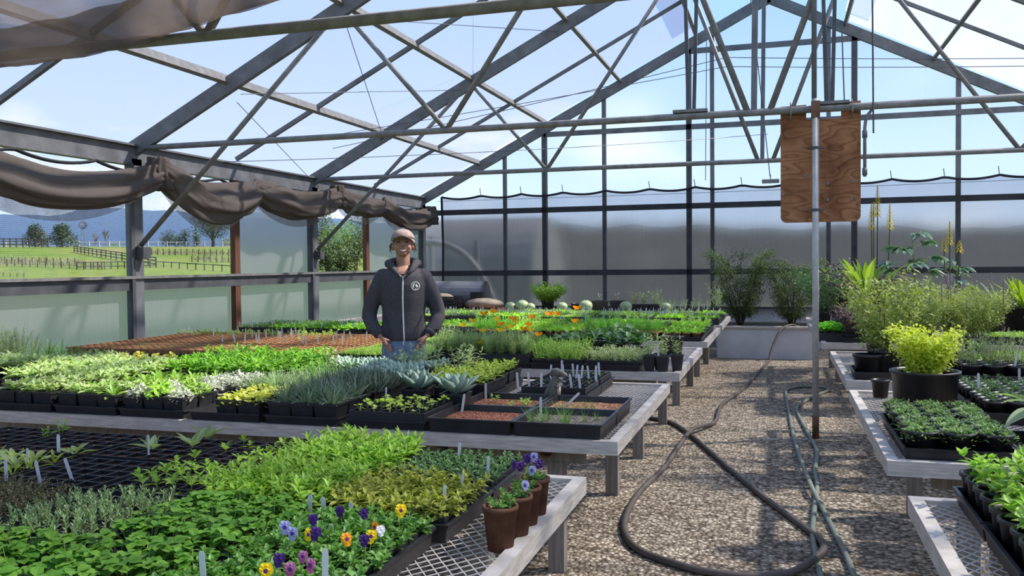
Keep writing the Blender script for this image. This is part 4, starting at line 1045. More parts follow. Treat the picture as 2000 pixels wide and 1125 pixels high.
pot_tray(TX['B'], Yb, 3, 3, 'sq13', 'sagegreen', 'black tray of bright sage pots in the second row', 'black pot of bright green sage', 'of the second tray row', sc=(.95,1.1))
pot_tray(TX['C'], Yb, 3, 3, 'sq13', lambda i, j: 'silver' if i > 0 else 'sagegreen', 'black tray of white-leaved pots in the second row', 'black pot of trailing white leaves', 'of the second tray row', sc=(1,1.2))
pot_tray(TX['D'], Yb, 3, 3, 'sq13', 'lavgrey', 'black tray of grey lavender-like mounds', 'black pot of grey lavender-like mound', 'behind the trailing yellow plants', sc=(1,1.2))
pot_tray(TX['E'], Yb, 3, 3, 'sq13', 'chalk', 'black tray of blue chalk-stick succulents', 'black pot of blue chalk-stick succulent', 'behind the spiky front tray', sc=(1,1.15))
tray_at(TX['F'], Yb, 'black tray carrying two large pale rosette succulents')
for i, (px, py) in enumerate(((815,757),(890,766))):
    q = PZ(px, py, ZT+.13)
    pot_at(q[0], q[1]-.0, 'sq13', 'agave', ['black pot of large pale rosette succulent, left one of two by the flats','black pot of large pale rosette succulent, right one of two by the flats'][i], sc=(.95,1.0), group='large pale rosette succulents', name='potted_succulent', cat='potted succulent', s=1.05)
pot_at(TX['F']-.12, Yb+.10, 'sq13', 'vine', 'black pot of leafy trailing plant behind the pale rosettes'); pot_at(TX['F']+.05, Yb+.12, 'sq13', 'vine', 'black pot of leafy trailing plant between the rosettes and tagged tray')
for n_, w_ in (('Z2','of the far-left tray'),('Z1','of the third tray row'),('A','of the third tray row, near centre')):
    pot_tray(TX[n_], Yc, 3, 3, 'sq13', 'sage_big', 'black tray of large sage pots %s' % w_, 'black pot of large sage', w_, sc=(.9,1.1))
for n_, w_ in (('B','beside the large sage'),('C','behind the white-leaved pots')):
    pot_tray(TX[n_], Yc, 3, 3, 'sq13', 'broad', 'black tray of glossy green pots %s' % w_, 'black pot of glossy green leaves', w_, sc=(.9,1.15))
pot_tray(TX['D'], Yc, 3, 3, 'sq13', lambda i, j: 'broad' if i < 1 else 'grasspot', 'black tray of strappy green pots behind the grey mounds', 'black pot of strappy green leaves', 'behind the grey mounds', sc=(.6,.8))
pot_tray(TX['E']-.03, Yc, 3, 3, 'sq13', 'echeveria', 'black tray of pale rosette succulents behind the chalk sticks', 'black pot of pale rosette succulent', 'behind the chalk sticks', sc=(.95,1.25), name='potted_succulent')
pot_tray(TX['F']+.03, Yc, 3, 3, 'sq13', 'vine', 'black tray of yellow-green vine pots beside the tagged tray', 'black pot of yellow-green vine', 'beside the tagged tray', sc=(.95,1.15), tags=.1)
for n_, y_, w_ in (('E',Yd,'near the person'),('D',Yd,'in the last tray row')):
    pot_tray(TX[n_], y_, 3, 3, 'sq13', lambda i, j: 'echeveria' if rng.random() < .6 else 'tomato', 'black tray of mixed rosettes %s' % w_, 'black pot of rosette succulent', w_, sc=(.8,1.1), name='potted_succulent')
pot_tray(TX['F'], Yd, 3, 3, 'sq13', lambda i, j: 'vine' if i else 'tomato', 'black tray of leafy vines at the back edge by the person', 'black pot of leafy vine', 'at the back edge', sc=(.9,1.15))
for n_, w_ in (('B','in the last row'),('C','in the last row, nearer the centre')):
    pot_tray(TX[n_], Yd, 3, 3, 'sq13', 'broad', 'black tray of glossy green plants %s' % w_, 'black pot of glossy greenery', w_, sc=(1.0,1.25))
pot_tray(TX['A'], Yd, 3, 3, 'sq13', 'sagegreen', 'black tray of green sage in the last row', 'black pot of green sage', 'in the last row', sc=(.8,1.0))
pot_tray(TX['Z1'], Yd, 3, 3, 'sq13', 'heuch', 'black tray of yellow ruffled-leaved pots before the fibre pots', 'black pot of yellow ruffled leaves', 'before the fibre pots', sc=(.9,1.1))
pot_tray(TX['Z2'], Yd, 3, 3, 'sq13', 'sage', 'black tray of sage in the last row', 'black pot of small sage', 'in the last row', sc=(.8,1.0))
pot_tray(TX['Z3'], Yd, 3, 3, 'sq13', lambda i, j: 'grasspot' if i else 'wispy', 'black tray of dark grassy pots by the wall', 'black pot of dark grassy leaves', 'by the left wall', sc=(.7,.95))
pot_tray(TX['Z3']-.43, Yd, 3, 3, 'rd13', 'wispy', 'black tray of wispy flowering pots at the picture edge', 'black pot of wispy pale plant', 'by the left wall', sc=(1.0,1.35))
pot_tray(TX['Z3'], Yc, 3, 3, 'sq13', 'sage_big', 'black tray of large sage at the picture edge', 'black pot of tall large sage', 'at the picture edge')
# tagged seedling trays
for k, y_ in enumerate((5.175, 5.60)):
    t = cell_tray(-1.275, y_, 6, 'tiny', ['black cell tray of tiny seedlings with a row of white tags, front one','black cell tray of tiny seedlings with white tags, rear one of two'][k], .085, dens=.9, sc=(.9,1.3))
    for x, y in (((-.22,-.19),(-.15,-.19),(-.075,-.19),(-.01,-.19),(.03,-.17),(.045,-.19),(.11,-.19),(.16,-.185),(.19,.12)) if k == 0 else ((-.13,-.19),(-.06,-.17),(-.045,-.18),(.0,-.1),(.03,-.16),(.07,-.19),(.12,-.19),(.16,-.18),(.15,.0),(-.12,.08))):
        part('plant_tag', TAGB, t, (x,y+.01,.085), rot=(rng.uniform(-.05,.1), rng.uniform(-.12,.12), rng.uniform(-.1,.4)), sc=1.05)
# toy dinosaur standing on the flat's rim
t = thing('toy_dinosaur', 'small grey toy dinosaur standing upright between the soil flats and tagged tray', 'toy', (-1.225,4.805,ZT+.0), -.2)
def skin_rings(path, sec, n=12):
    rings = []; pts = [np.array(p, float) for p in path]
    for i, p in enumerate(pts):
        d = pts[min(i+1,len(pts)-1)]-pts[max(0,i-1)]; d /= np.linalg.norm(d); s_ = np.array([0,1.,0]); u = np.cross(s_, d); u /= np.linalg.norm(u)
        rings.append([p+s_*sec[i][1]*math.cos(A2*j/n)+u*sec[i][0]*math.sin(A2*j/n) for j in range(n)])
    return rings
M['dino'] = plain('grey_toy_vinyl', (.12,.12,.10), .6, 0, .3, .35, 30, (1,1,1), .3); M['dino_pale'] = plain('pale_toy_vinyl', (.42,.38,.30), .6)
bb = MB()
bb.loft(skin_rings([(-.17,0,.02),(-.11,0,.03),(-.06,0,.06),(-.025,0,.10),(-.005,0,.145),(.005,0,.185),(.012,0,.215),(.02,0,.235)], [(.006,.006),(.014,.014),(.03,.03),(.048,.044),(.045,.042),(.033,.032),(.026,.026),(.02,.022)]))
bb.loft(skin_rings([(-.020,0,.232),(.0,0,.250),(.028,0,.255),(.062,0,.246),(.092,0,.238),(.104,0,.236)], [(.020,.018),(.034,.028),(.033,.027),(.024,.021),(.017,.017),(.006,.008)]))
bb.loft(skin_rings([(-.005,0,.222),(.03,0,.203),(.065,0,.194),(.088,0,.192)], [(.016,.022),(.013,.020),(.010,.016),(.004,.008)]))
for s_ in (-1, 1):
    bb.loft(skin_rings([(-.025,s_*.035,.10),(-.01,s_*.042,.06),(-.03,s_*.042,.03),(-.022,s_*.042,.004)], [(.032,.022),(.024,.018),(.013,.012),(.012,.012)]))
    bb.loft(skin_rings([(-.035,s_*.042,.006),(-.01,s_*.042,.008),(.02,s_*.045,.004)], [(.006,.014),(.008,.018),(.003,.016)]))
part('body', bb.mesh('body', M['dino'], True), t)
for s_ in (-1, 1):
    bb = MB(); bb.loft(skin_rings([(.025,s_*.03,.165),(.045,s_*.038,.15),(.06,s_*.034,.165)], [(.009,.008),(.007,.006),(.004,.004)])); part('arm', bb.mesh('arm', M['dino'], True), t)
bb = MB(); bb.loft(skin_rings([(.036,0,.09),(.036,0,.14),(.030,0,.185)], [(.012,.018),(.014,.022),(.008,.014)])); part('belly', bb.mesh('belly', M['dino_pale'], True), t)
bb = MB()
for k in range(5):
    for s_ in (-1, 1): bb.lathe([(.0025,0),(0,-.006)], 5, (.035+.012*k, s_*(.018-.0012*k), .226))
part('teeth', bb.mesh('teeth', M['dino_pale']), t)
t.scale = (.80,.80,.80)
# ============================================================ third bench: block of brown fibre pots
PIT = .0825; FX, FY = -3.575, 6.505; NCOL, NROW = 33, 23
def fpos(i, j): return (FX-PIT*i, FY+PIT*j)
TAGPX = [(430,668),(453,667),(470,669),(493,668),(516,669),(538,669),(560,669),(580,670),(602,671),(624,670),(643,671),(664,671),(454,660),(487,660),(503,660),(523,660),(549,659),(568,660),(585,660),
         (651,661),(669,662),(690,661),(710,662),(414,655),(438,652),(467,651),(515,656),(534,656),(541,661),(565,650),(598,650),(617,648),(612,646),(373,655),(362,653),(340,650),(323,649),(308,648),(258,656),(480,655),(550,654),(576,655)]
tagged = {}
for px, py in TAGPX:
    q = PZ(px, py, .775); i, j = round((FX-q[0])/PIT), round((q[1]-FY)/PIT)
    tagged.setdefault((min(max(i,0),NCOL-1), min(max(j,0),NROW-1)), 0)
bb = MB(); sb = MB()
rest = []
for j in range(NROW):
    for i in range(NCOL):
        x, y = fpos(i, j); x += rng.uniform(-.002,.002); y += rng.uniform(-.002,.002)
        single = j < 7 or (i < 2 and j < 22)
        if single:
            has = (i, j) in tagged; sprout = 17 <= i <= 27 and 2 <= j <= 6
            c = ORD[i]+' from the right'
            lab = 'brown fibre pot %s, %s row, %s in block' % ('with yellow sprouts' if sprout else 'with white tag' if has else 'of bare compost', ORD[j] if j else 'front', c)
            t = thing('fibre_pot', lab, 'fibre pot', (x,y,ZT+.012), rng.uniform(-.05,.05), 'brown fibre pots in the big block')
            me, so, h = POT['fibre']; part('pot', me, t); part('soil', so, t, (0,0,h-.012))
            if sprout and rng.random() < .85: put(t, 'microleaf', (0,0,h-.03), (.55,.75))
            elif rng.random() < .12: put(t, 'tiny', (0,0,h-.012), (.7,1.0))
            if has: part('plant_tag', TAGB, t, (0,.0,h-.01), rot=(rng.uniform(-.08,.08), rng.uniform(-.15,.15), rng.uniform(0,.6)))
        else: rest.append((i, j, x, y))
w = .0395
for i, j, x, y in rest:
    h = .086; z0 = ZT+.012
    for s, z in ((.036,0),):
        a = [(-.036,-.036),(.036,-.036),(.036,.036),(-.036,.036)]; e = .0395; n = .0355
        v = [(x+p*.036/.036, y+q_, z0) for p, q_ in a]+[(x+p*e/.036, y+q_*e/.036, z0+h) for p, q_ in a]+[(x+p*n/.036, y+q_*n/.036, z0+h) for p, q_ in a]+[(x+p*n/.036, y+q_*n/.036, z0+h-.012) for p, q_ in a]
        f = []
        for k in range(3):
            for m_ in range(4): f.append((k*4+m_, k*4+(m_+1) % 4, (k+1)*4+(m_+1) % 4, (k+1)*4+m_))
        bb.add(v, f, 0); bb.add([v[12],v[13],v[14],v[15]], [(0,1,2,3)], 1)
t = solo('fibre_pots', bb.mesh('fibre_pots', [M['fibre'], M['fibre_soil']]), 'farther rows of the big brown fibre pot block', 'fibre pots', kind='stuff')
for (i, j) in tagged:
    if not (j < 7 or (i < 2 and j < 22)):
        x, y = fpos(i, j); part('plant_tag', TAGB, t, (x,y,ZT+.085), rot=(rng.uniform(-.08,.08), rng.uniform(-.15,.15), rng.uniform(0,.6)))
for i, j, x, y in rest:
    if (j > 17 and rng.random() < .45) or (i < 12 and j > 12 and rng.random() < .35): put(t, 'seedling' if i > 10 else 'tiny', (x,y,ZT+.085), (.7,1.0))
for k in range(5):
    tray_at(FX-.17-.4125*k, FY+.165, 'black tray under the front edge of the fibre pot block, %s from the right' % ORD[k], group='trays under the fibre pots', me=TRAY)

# right half of the third bench
cell_tray(-3.31, 6.68, 5, 'micro', 'tray of fine light-green sprouts beside the brown fibre pot block', .085, sc=(.85,1.1))
cell_tray(-2.89, 6.68, 5, 'micro', 'tray of fine light-green sprouts at the right hand of the person', .085, sc=(1.0,1.3))
pot_tray(-1.63, 6.68, 4, 4, 'sq10', 'thymegreen', 'black tray of fine light-green herbs on the third bench', 'black pot of fine light-green herb', 'of the herb tray', sc=(1.0,1.3), name='potted_herb')
pot_tray(-1.20, 6.68, 4, 4, 'sq10', 'graymat', 'black tray of grey-green spreading plants on the third bench', 'black pot of grey spreading plant', 'of the grey tray', sc=(1.0,1.2), name='potted_herb')
for i, (x, y) in enumerate(((-.935,6.56),(-.83,6.53),(-.735,6.62),(-.87,6.67))):
    pot_at(x, y, 'tall', 'tomato', ['tall black pot of soft-leaved plant, leftmost of those on the open mesh','tall black pot of soft-leaved plant holding a white tag','tall black pot of soft-leaved plant at the mesh corner, rightmost','tall black pot of soft-leaved plant half hidden behind two others'][i],
           sc=(.8,1.0), group='tall black pots on the open mesh', tags=1 if i == 1 else 0)
for k, (x, y) in enumerate(((-1.63,7.12),(-1.20,7.12),(-1.42,7.55))):
    pot_tray(x, y, 2, 2, 'sq13', 'squash', 'black tray of large dark-leaved plants, %s of three' % ORD[k], 'black pot of large dark leaves', 'of the %s squash tray' % ORD[k], sc=(.85,1.1))
pot_at(-.90, 7.75, 'rd20', None, 'wide empty brown-rimmed round pot behind the soft-leaved plants', s=.9)
for k, x in enumerate((-3.31,-2.89)):
    cell_tray(x, 7.12, 5, 'micro', 'tray of fine sprouts in the second row, %s from the fibre pots' % ORD[k], .085, sc=(.8,1.0))
    cell_tray(x, 7.55, 4, 'cress', 'tray of dark leafy seedlings behind the sprouts, %s from the fibre pots' % ORD[k], .085, sc=(1.0,1.3))
    cell_tray(x, 7.98, 5, 'microleaf', 'tray of tiny-leaved sprouts at the back, %s from the fibre pots' % ORD[k], .085, 'fibre_soil', .85, sc=(.8,1.0))
PP = [[],[]]
for c, px, py in (('poppy',945,611),('poppy',964,607),('poppy_yellow',924,625),('poppy_yellow',904,634),('poppy_yellow',970,622),('poppy',1002,621),('poppy_yellow',1007,626),('poppy',977,632),('poppy_yellow',998,636),('poppy_yellow',943,645),
                  ('poppy_yellow',976,644),('poppy',1032,633),('poppy',1023,641),('poppy_yellow',1037,643),('poppy',1052,652),('poppy',1038,618),('poppy',1072,612),('poppy',1087,612),('poppy',1123,626),('poppy',1127,600),('poppy_yellow',937,668),('poppy_yellow',990,640)):
    q = PY(px, py+5, 6.66+rng.uniform(-.14,.10)); PP[0 if q[0] < -2.26 else 1].append((c, q))
for k, x in enumerate((-2.47,-2.05)):
    t = cell_tray(x, 6.68, 4, 'yarrow', ['tray of feathery poppies with mostly yellow flowers, nearer the person','tray of feathery poppies with mostly orange flowers, beside the light-green herbs'][k], .115, sc=(.68,.92))
    for c, q in PP[k]:
        h = max(.05, q[2]-.80); part('flower', poppy(c, h), t, (q[0]-x, q[1]-6.68, .12), rot=(0,0,rng.uniform(0,1)))
    for y, s_ in ((7.12,'dill'),(7.55,'microleaf'),(7.98,'greens')):
        cell_tray(x, y, 4, s_, 'tray of %s green seedlings, %s column behind the poppies' % ({'dill':'feathery','microleaf':'tiny-leaved','greens':'broad-leaved'}[s_], ORD[k]), .085, sc=(.9,1.1))

# ============================================================ fourth bench
for k, (x, s_, w_) in enumerate(((-.965,'greens','of the greens tray at the bench end'),(-1.39,'dill','of the feathery dill tray'),(-1.81,'dill','of the second dill tray'),(-2.23,'lettuce','of the first lettuce tray'),(-2.65,'lettuce','of the second lettuce tray'),(-3.07,'dill','of the dill tray near the poppies'))):
    pot_tray(x, 9.28, 4, 4, 'peat', s_, 'black tray holding brown pots %s' % w_, 'peat pot of %s' % s_, w_.replace(' tray',''), sc=(.95,1.25), name='peat_pot', grp='planted peat pots '+w_)
for k, x in enumerate((-3.50,-3.92)):
    cell_tray(x, 9.28, 6, 'tiny', 'tray of tan compost with sprouts on the fourth bench, %s beyond the dill' % ORD[k], .09, 'fibre_soil', .5)
spw = ['greens','lettuce','seedling','cress','microleaf']
for k in range(5):
    x = -4.35-.425*k
    for j, y in enumerate((9.28, 9.75)):
        cell_tray(x, y, 5, 'cress' if k > 3 else 'greens', 'tagged tray of %s seedlings behind the fibre pots, %s from the right, %s row' % ('dark' if k > 3 else 'bright', ORD[k], ('front','back')[j]), .085, sc=(1.0,1.4), tags=7)
for k in range(8):
    x = -.97-.425*k
    for j, y in enumerate((9.78, 10.25, 10.7)):
        if j == 2 and k > 5: continue
        cell_tray(x, y, 4, spw[(k*2+j) % 5] if j else ('greens' if k < 3 else 'lettuce' if k < 6 else 'microleaf'), 'green seedling tray on the fourth bench, %s from the aisle end, %s' % (ORD[k], ('second row','third row','back row')[j]), .09, sc=(.95,1.3), tags=4 if j == 2 else 0)
# ============================================================ fifth bench
for k in range(11):
    x = -.95-.425*k
    for j, y in enumerate((11.72, 12.2, 12.68)):
        cell_tray(x, y, 4, spw[(k+j*3) % 5], 'tagged seedling tray near the gable, %s from the aisle end, %s row' % (ORD[k], ORD[j]), .09, sc=(.9,1.25), tags=9 if j else 6)
t = pot_at(*PZ(1070,607,ZT+.03)[:2], 'rd20', None, 'black pot overflowing with a dense bright green bush', group=None)
me = bushmesh(.26, .20, 16, 5200, .028, .017, 'ovate', 'basil', 2, .5, 'stem', .4, 9, .15); part('foliage', me, t, (0,0,.14), sc=(1.35,1.35,1.15))
BPOT = [(1125,612,'rd13',None,1.5,'empty round black pot with an orange bloom before it'),(1170,611,'sq13','sprig',1.75,'square black pot of pale sprigs near the gable'),(1204,611,'sq13','sprig',1.75,'square black pot of pale sprigs, nearer the aisle')]
for px, py, k, s_, sc_, lab in BPOT:
    q = PZ(px, py, ZT+.02); pot_at(q[0], q[1]+.1, k, s_, lab, s=sc_, sc=(1.2,1.8), zs=1.2)
for i, px in enumerate((1236,1256,1278)):
    q = PZ(px, 611, ZT+.02); pot_at(q[0], q[1]+.1, 'sq13', 'wispy' if i != 1 else 'tomato', 'dark pot of thin yellowing stems near the gable, %s of three' % ORD[i], s=1.25, sc=(1.3,1.6), group='pots of yellowing stems')
for i in range(9):
    q = PZ(1292+i*11.5, 613, ZT+.02); pot_at(q[0], q[1], 'sq10', 'sprig' if i % 2 else 'wispy', 'small black pot with white tag along the gable end, %s from the left' % ORD[i], sc=(.7,1.1), group='small tagged pots by the gable', tags=1)
q = PZ(1396,617,ZT+.02); pot_at(q[0]+.02, q[1], 'sq13', 'wispy', 'black pot of tall wispy grey stems at the bench corner', sc=(1.9,2.0), s=1.15)
for i, (px, py, r) in enumerate(((997,600,.09),(1020,599,.11),(1036,604,.08),(1098,601,.09),(1144,601,.11),(1222,601,.10),(1300,603,.09))):
    q = PY(px, py, 13.62); bb = MB(); bb.ell((0,0,r*.8), (r,r,r*.8), 16, 10, 0); bb.tube([(0,0,r*1.55),(.01,0,r*1.75)], .012, 6, 1)
    solo('melon', bb.mesh('melon', [M['melon'], M['stem_dark']], True), 'pale green melon resting by the gable, %s from the left' % ORD[i], 'melon', (q[0],13.62,.74), rng.uniform(0,6), 'melons lined up by the gable')
t = thing('ledge_table', 'narrow grey ledge along the gable behind the fifth bench', 'shelf', (-2.6,13.62,0))
bb = MB(); bb.box((-1.55,-.16,.70),(1.55,.16,.74)); part('top', bb.mesh('top', M['leg_wood']), t)
for x in (-1.4,0,1.4):
    bb = MB(); bb.box((x-.03,-.03,0),(x+.03,.03,.70)); part('leg', bb.mesh('leg', M['leg_wood']), t)
# board table with crate, sack and drum
t = thing('work_table', 'low table with brown plywood top in the far left corner', 'table', (-5.05,14.0,0))
bb = MB(); bb.box((-.95,-.62,.70),(.72,.62,.75)); part('table_top', bb.mesh('table_top', M['ply']), t)
for x in (-.85,.6):
    for y in (-.5,.5):
        bb = MB(); bb.box((x-.04,y-.04,0),(x+.04,y+.04,.70)); part('leg', bb.mesh('leg', M['leg_wood']), t)
q = PY(866,600,13.75)
t = thing('plastic_crate', 'black slatted plastic crate on the brown plywood table', 'crate', (q[0],13.75,.75))
bb = MB()
for z in (.0,.05,.10,.15,.19):
    for s in (-1,1): bb.box((-.27,s*.18-.008,z),(.27,s*.18+.008,z+.028)); bb.box((s*.27-.008,-.18,z),(s*.27+.008,.18,z+.028))
for x in (-.27,-.13,0,.13,.27):
    for s in (-1,1): bb.box((x-.01,s*.18-.006,0),(x+.01,s*.18+.006,.215))
bb.box((-.27,-.18,0),(.27,.18,.012)); part('basket', bb.mesh('basket', M['black']), t)
M['burlap'] = plain('tan_burlap', (.36,.29,.20), .9, 0, .1, .3, 20); M['sack'] = plain('dusty_brown_sack', (.20,.17,.14), .9, 0, .1, .3, 8)
bb = MB(); bb.ell((0,0,0), (.18,.12,.07), 18, 9, 0, .12, 3); bb.ell((.12,-.03,-.01), (.09,.06,.05), 12, 7, 0, .15, 4)  # lumpy bundle of tan cloth lying on the crate
solo('cloth_bundle', bb.mesh('cloth_bundle', M['burlap'], True), 'crumpled tan cloth bundle lying on the black crate', 'bundle', (q[0],13.75,.75+.20))
q = PY(945,600,13.85); bb = MB(); bb.ell((0,0,.09), (.34,.20,.10), 20, 9, 0, .08, 5)
solo('feed_sack', bb.mesh('feed_sack', M['sack'], True), 'slumped brown sack on the plywood table beside the drum', 'sack', (q[0],13.85,.745))
q0, q1 = PY(846,585,14.35), PY(948,585,14.35)
M['drum'] = plain('dull_grey_drum', (.19,.19,.20), .6, .1, .3, .2, 4)
t = thing('metal_drum', 'long grey drum lying on its side behind the crate', 'drum', ((q0[0]+q1[0])/2,14.35,.98))
hw = (q1[0]-q0[0])/2; bb = MB(); bb.tube([(-hw-.15,0,0),(-hw,0,0),(hw,0,0)], .23, 24); part('shell', bb.mesh('shell', M['drum'], False), t)
bb = MB(); bb.tube([(hw-.01,0,0),(hw+.015,0,0)], .235, 24); part('end_cap', bb.mesh('end_cap', M['steel_dark']), t)
bb = MB(); bb.box((hw-.17,-.30,-.10),(hw+.05,-.20,.05)); part('junction_box', bb.mesh('junction_box', M['black']), t)

# ============================================================ planter box with two shrubs
t = thing('planter_box', 'long white planter box standing on the gravel before the gable', 'planter', (-.19,14.65,0))
bb = MB(); bb.box((-.75,-.62,0),(.75,-.57,.47)); part('front_board', bb.mesh('front_board', M['white_paint']), t)
bb = MB(); bb.box((-.75,.57,0),(.75,.62,.47)); bb.box((-.75,-.57,0),(-.70,.57,.47)); bb.box((.70,-.57,0),(.75,.57,.47)); part('side_boards', bb.mesh('side_boards', M['white_paint']), t)
bb = MB(); bb.box((-.78,-.65,.47),(.78,-.53,.50)); bb.box((-.78,.53,.47),(.78,.65,.50)); part('rim', bb.mesh('rim', M['bench_wood']), t)
bb = MB(); bb.box((-.70,-.57,.30),(.70,.57,.43)); part('soil', bb.mesh('soil', M['soil']), t)
part('foliage', S['moss'][0], t, (.38,-.40,.43), sc=(1.6,.6,2.2))
SH = bushmesh(1.22, .62, 13, 9500, .058, .018, 'lance', 'shrub', 2, .5, 'bark_stem', .5, 9, .1, .8)
for px, s_, lab in ((1446,1.0,'large dark leafy shrub growing in the white planter, on the left'),(1546,.88,'smaller dark leafy shrub growing in the white planter, behind the support pipe')):
    q = PY(px, 620, 14.6); t = solo('planter_shrub', SH, lab, 'shrub', (q[0],14.6,.43), rng.uniform(0,6), 'shrubs in the white planter', sc=(s_,s_*.8,s_))
# ============================================================ right-hand benches
for k, (x, y) in enumerate(((.77,3.02),(.77,2.58),(.77,2.14),(1.20,3.02),(1.20,2.58))):
    w_ = ('rear tray beside the open mesh','middle tray beside the open mesh','front tray beside the open mesh','rear tray of the outer column','middle tray of the outer column')[k]
    pot_tray(x, y, 3, 4, 'rd13', 'basilpot', 'black tray of basil-like pots, %s' % w_, 'round pot of basil', ('rear tray by the mesh','middle tray by the mesh','front tray by the mesh','rear outer tray','front outer tray')[k], sc=(.85,1.05), w=.40, name='potted_basil')
for k, (x, y) in enumerate(((.695,4.06),(.695,4.50))):
    w_ = ('of the front groundcover tray','of the rear groundcover tray by the big tub')[k]
    pot_tray(x, y, 3, 3, 'rd13', 'cover', 'black tray of low groundcover pots, %s' % ('at the bench corner','before the big tub')[k], 'round pot of groundcover', ('in the front tray','in the tray by the tub')[k], sc=(.95,1.12), w=.405, name='potted_groundcover')
t = thing('oregano_tub', 'large round black tub of golden oregano, biggest pot on the right benches', 'potted plant', (.735,5.06,ZT+.002))
me, so, h = POT['tub']; part('pot', me, t); part('soil', so, t, (0,0,h-.03))
part('foliage', bushmesh(.225, .135, 18, 4600, .027, .016, 'ovate', 'gold', 2, .7, 'stem', .5, 9, .3, .8), t, (0,0,h-.05))
tray_at(1.13, 4.15, 'black tray holding the large mullein-like plant', group='black nursery trays on the benches')
pot_at(1.085, 4.20, 'rd20', 'mullein', 'black pot of big grey-green mullein-like leaves at the picture edge', s=.85, sc=(.95,1.0), name='potted_mullein')
for k, (x, y) in enumerate(((1.185,5.05),(1.185,5.52))):
    w_ = ('of the round-pot tray by the mullein','of the rear round-pot tray')[k]
    pot_tray(x, y, 4, 4, 'rd10', 'cress', 'black tray of small dark seedlings, %s' % w_, 'round pot of dark seedling', ('in the tray by the mullein','in the rear tray')[k], sc=(.9,1.2), w=.405, tags=.12, name='potted_seedling')
pot_at(.575, 5.62, 'rd10', None, 'small empty round black pot beside the golden oregano tub')
for k in range(4):
    pot_tray(1.36+.43*k, 6.60, 3, 3, 'rd13', 'seedling' if k else 'wispy', 'black tray of tagged pots on the right, %s from the aisle' % ORD[k], 'round pot of pale seedling', 'of the %s tagged tray' % ORD[k], sc=(.9,1.3), tags=.45, name='potted_seedling', w=.41)
    cell_tray(1.36+.43*k, 7.05, 5, 'seedling', 'tagged tray of pale seedlings behind the round pots, %s from the aisle' % ORD[k], .09, sc=(.9,1.2), tags=7)
    cell_tray(1.80+.43*k, 7.49, 5, 'microleaf' if k < 2 else 'tiny', 'low seedling tray at the back of the sage bench, %s from the aisle' % ORD[k], .08, sc=(.9,1.2), dens=1 if k < 2 else .3)
for k, (x, y) in enumerate(((1.22,7.10),(1.42,7.28),(1.12,7.40))):
    pot_at(x, y, 'rd13', 'kale', 'black pot of broad blue-grey kale leaves beside the oregano tub, %s of three' % ORD[k], s=1.1, sc=(.9,1.15), group='broad blue-grey kale pots', name='potted_kale')
tray_at(.70, 6.62, 'black tray at the aisle edge holding the dark-leaved bush'); 
pot_at(.585, 6.52, 'rd13', None, 'narrow round black pot at the tray corner by the aisle', s=1.45)
def bushpot(x, y, kind, me, label, z=ZT+.004, s=1.0, fs=1.0, nm='potted_bush', grp=None, fl=None, nfl=0, h=.6, r=.4):
    t = thing(nm, label, 'potted plant', (x,y,z), rng.uniform(0,6), grp); p, so, hh = POT[kind]
    part('pot', p, t, sc=s); part('soil', so, t, (0,0,(hh-.02)*s), sc=s); part('foliage', me, t, (0,0,(hh-.03)*s), rng.uniform(0,6), fs)
    for _ in range(nfl):
        a = rng.uniform(0,A2); part('flower', fl, t, (r*.7*math.cos(a), r*.7*math.sin(a), (hh-.02)*s+h*rng.uniform(.6,1.0)), rng.uniform(0,6), rng.uniform(1.0,1.6))
    return t
bb = MB()
for k in range(46):
    u = k/46; a = k*2.4; bb.leaf((.016*(1-u)*math.cos(a), .016*(1-u)*math.sin(a), .085*u), a, .2, .013, .009, 'round', 2, .3, .2, 0)
bb.tube([(0,0,-.08),(0,0,.085)], .0015, 4, 1)
LIL = bb.mesh('flower', [LM['lilac'], M['stem_dark']])
SAGEB = [bushmesh(.36, .27, 14, 4600, .034, .016, 'ovate', 'bush', 2, .8, 'stem_dark', .6, 8, .25) for _ in range(2)]
PURB = bushmesh(.42, .27, 12, 2200, .050, .026, 'ovate', 'purple', 2, .8, 'stem_dark', .5, 8, .25)
bushpot(.70, 6.60, 'rd20', bushmesh(.50, .26, 11, 2400, .045, .020, 'ovate', 'bush', 2, .9, 'stem_dark', .5, 8, .2), 'large dark pot of dull green bush behind the narrow aisle pot', s=1.0)
for k, (x, y, f) in enumerate(((.98,7.35,.86),(1.14,7.95,.9),(.80,7.95,.82),(1.55,8.05,.82))):
    bushpot(x, y, 'rd20', SAGEB[k % 2], 'purple-flowered sage bush in a black pot, %s' % ('closest to the golden oregano','middle of the clump','at the aisle edge','at the outer end of the clump')[k], fs=f, nm='sage_bush', grp='purple-flowered sage bushes', fl=LIL, nfl=7, h=.42, r=.30)
# fourth right bench
t = thing('nursery_tray', 'narrow black tray of bright green parsley at the aisle edge', 'tray', (.555,9.72,ZT), 0); part('tray', NARROW, t)
for i in range(4):
    for j in range(7): put(t, 'parsley', (-.10+.066*i, -.22+.073*j, .075), (.85,1.1))
c, s = cellset(4, .085, 'soil', .25); part('cell_pack', c, t, (0,-.13,.005)); part('cell_pack', c, t, (0,.13,.005)); part('soil', s, t, (0,-.13,.005)); part('soil', s, t, (0,.13,.005))
tray_at(.80, 9.42, 'black tray of purple-leaved pots beside the parsley')
for i in range(3):
    for j in range(3): pot_at(.67+.13*i, 9.30+.13*j, 'sq10', None, 'black pot under purple leaves, %s row, %s' % (ROWS[j], COLS3[i]), group='purple-leaved pots') 
for k, (x, y) in enumerate(((.72,9.32),(.92,9.45),(.75,9.52))): bushpot(x, y, 'sq10', PURB, 'purple-leaved bushy herb beside the parsley tray, %s of three' % ORD[k], fs=.62, grp='purple-leaved herbs')
MIX = bushmesh(.40, .30, 13, 2400, .036, .018, 'ovate', 'dark', 2, .8, 'stem_dark', .5, 8, .2)
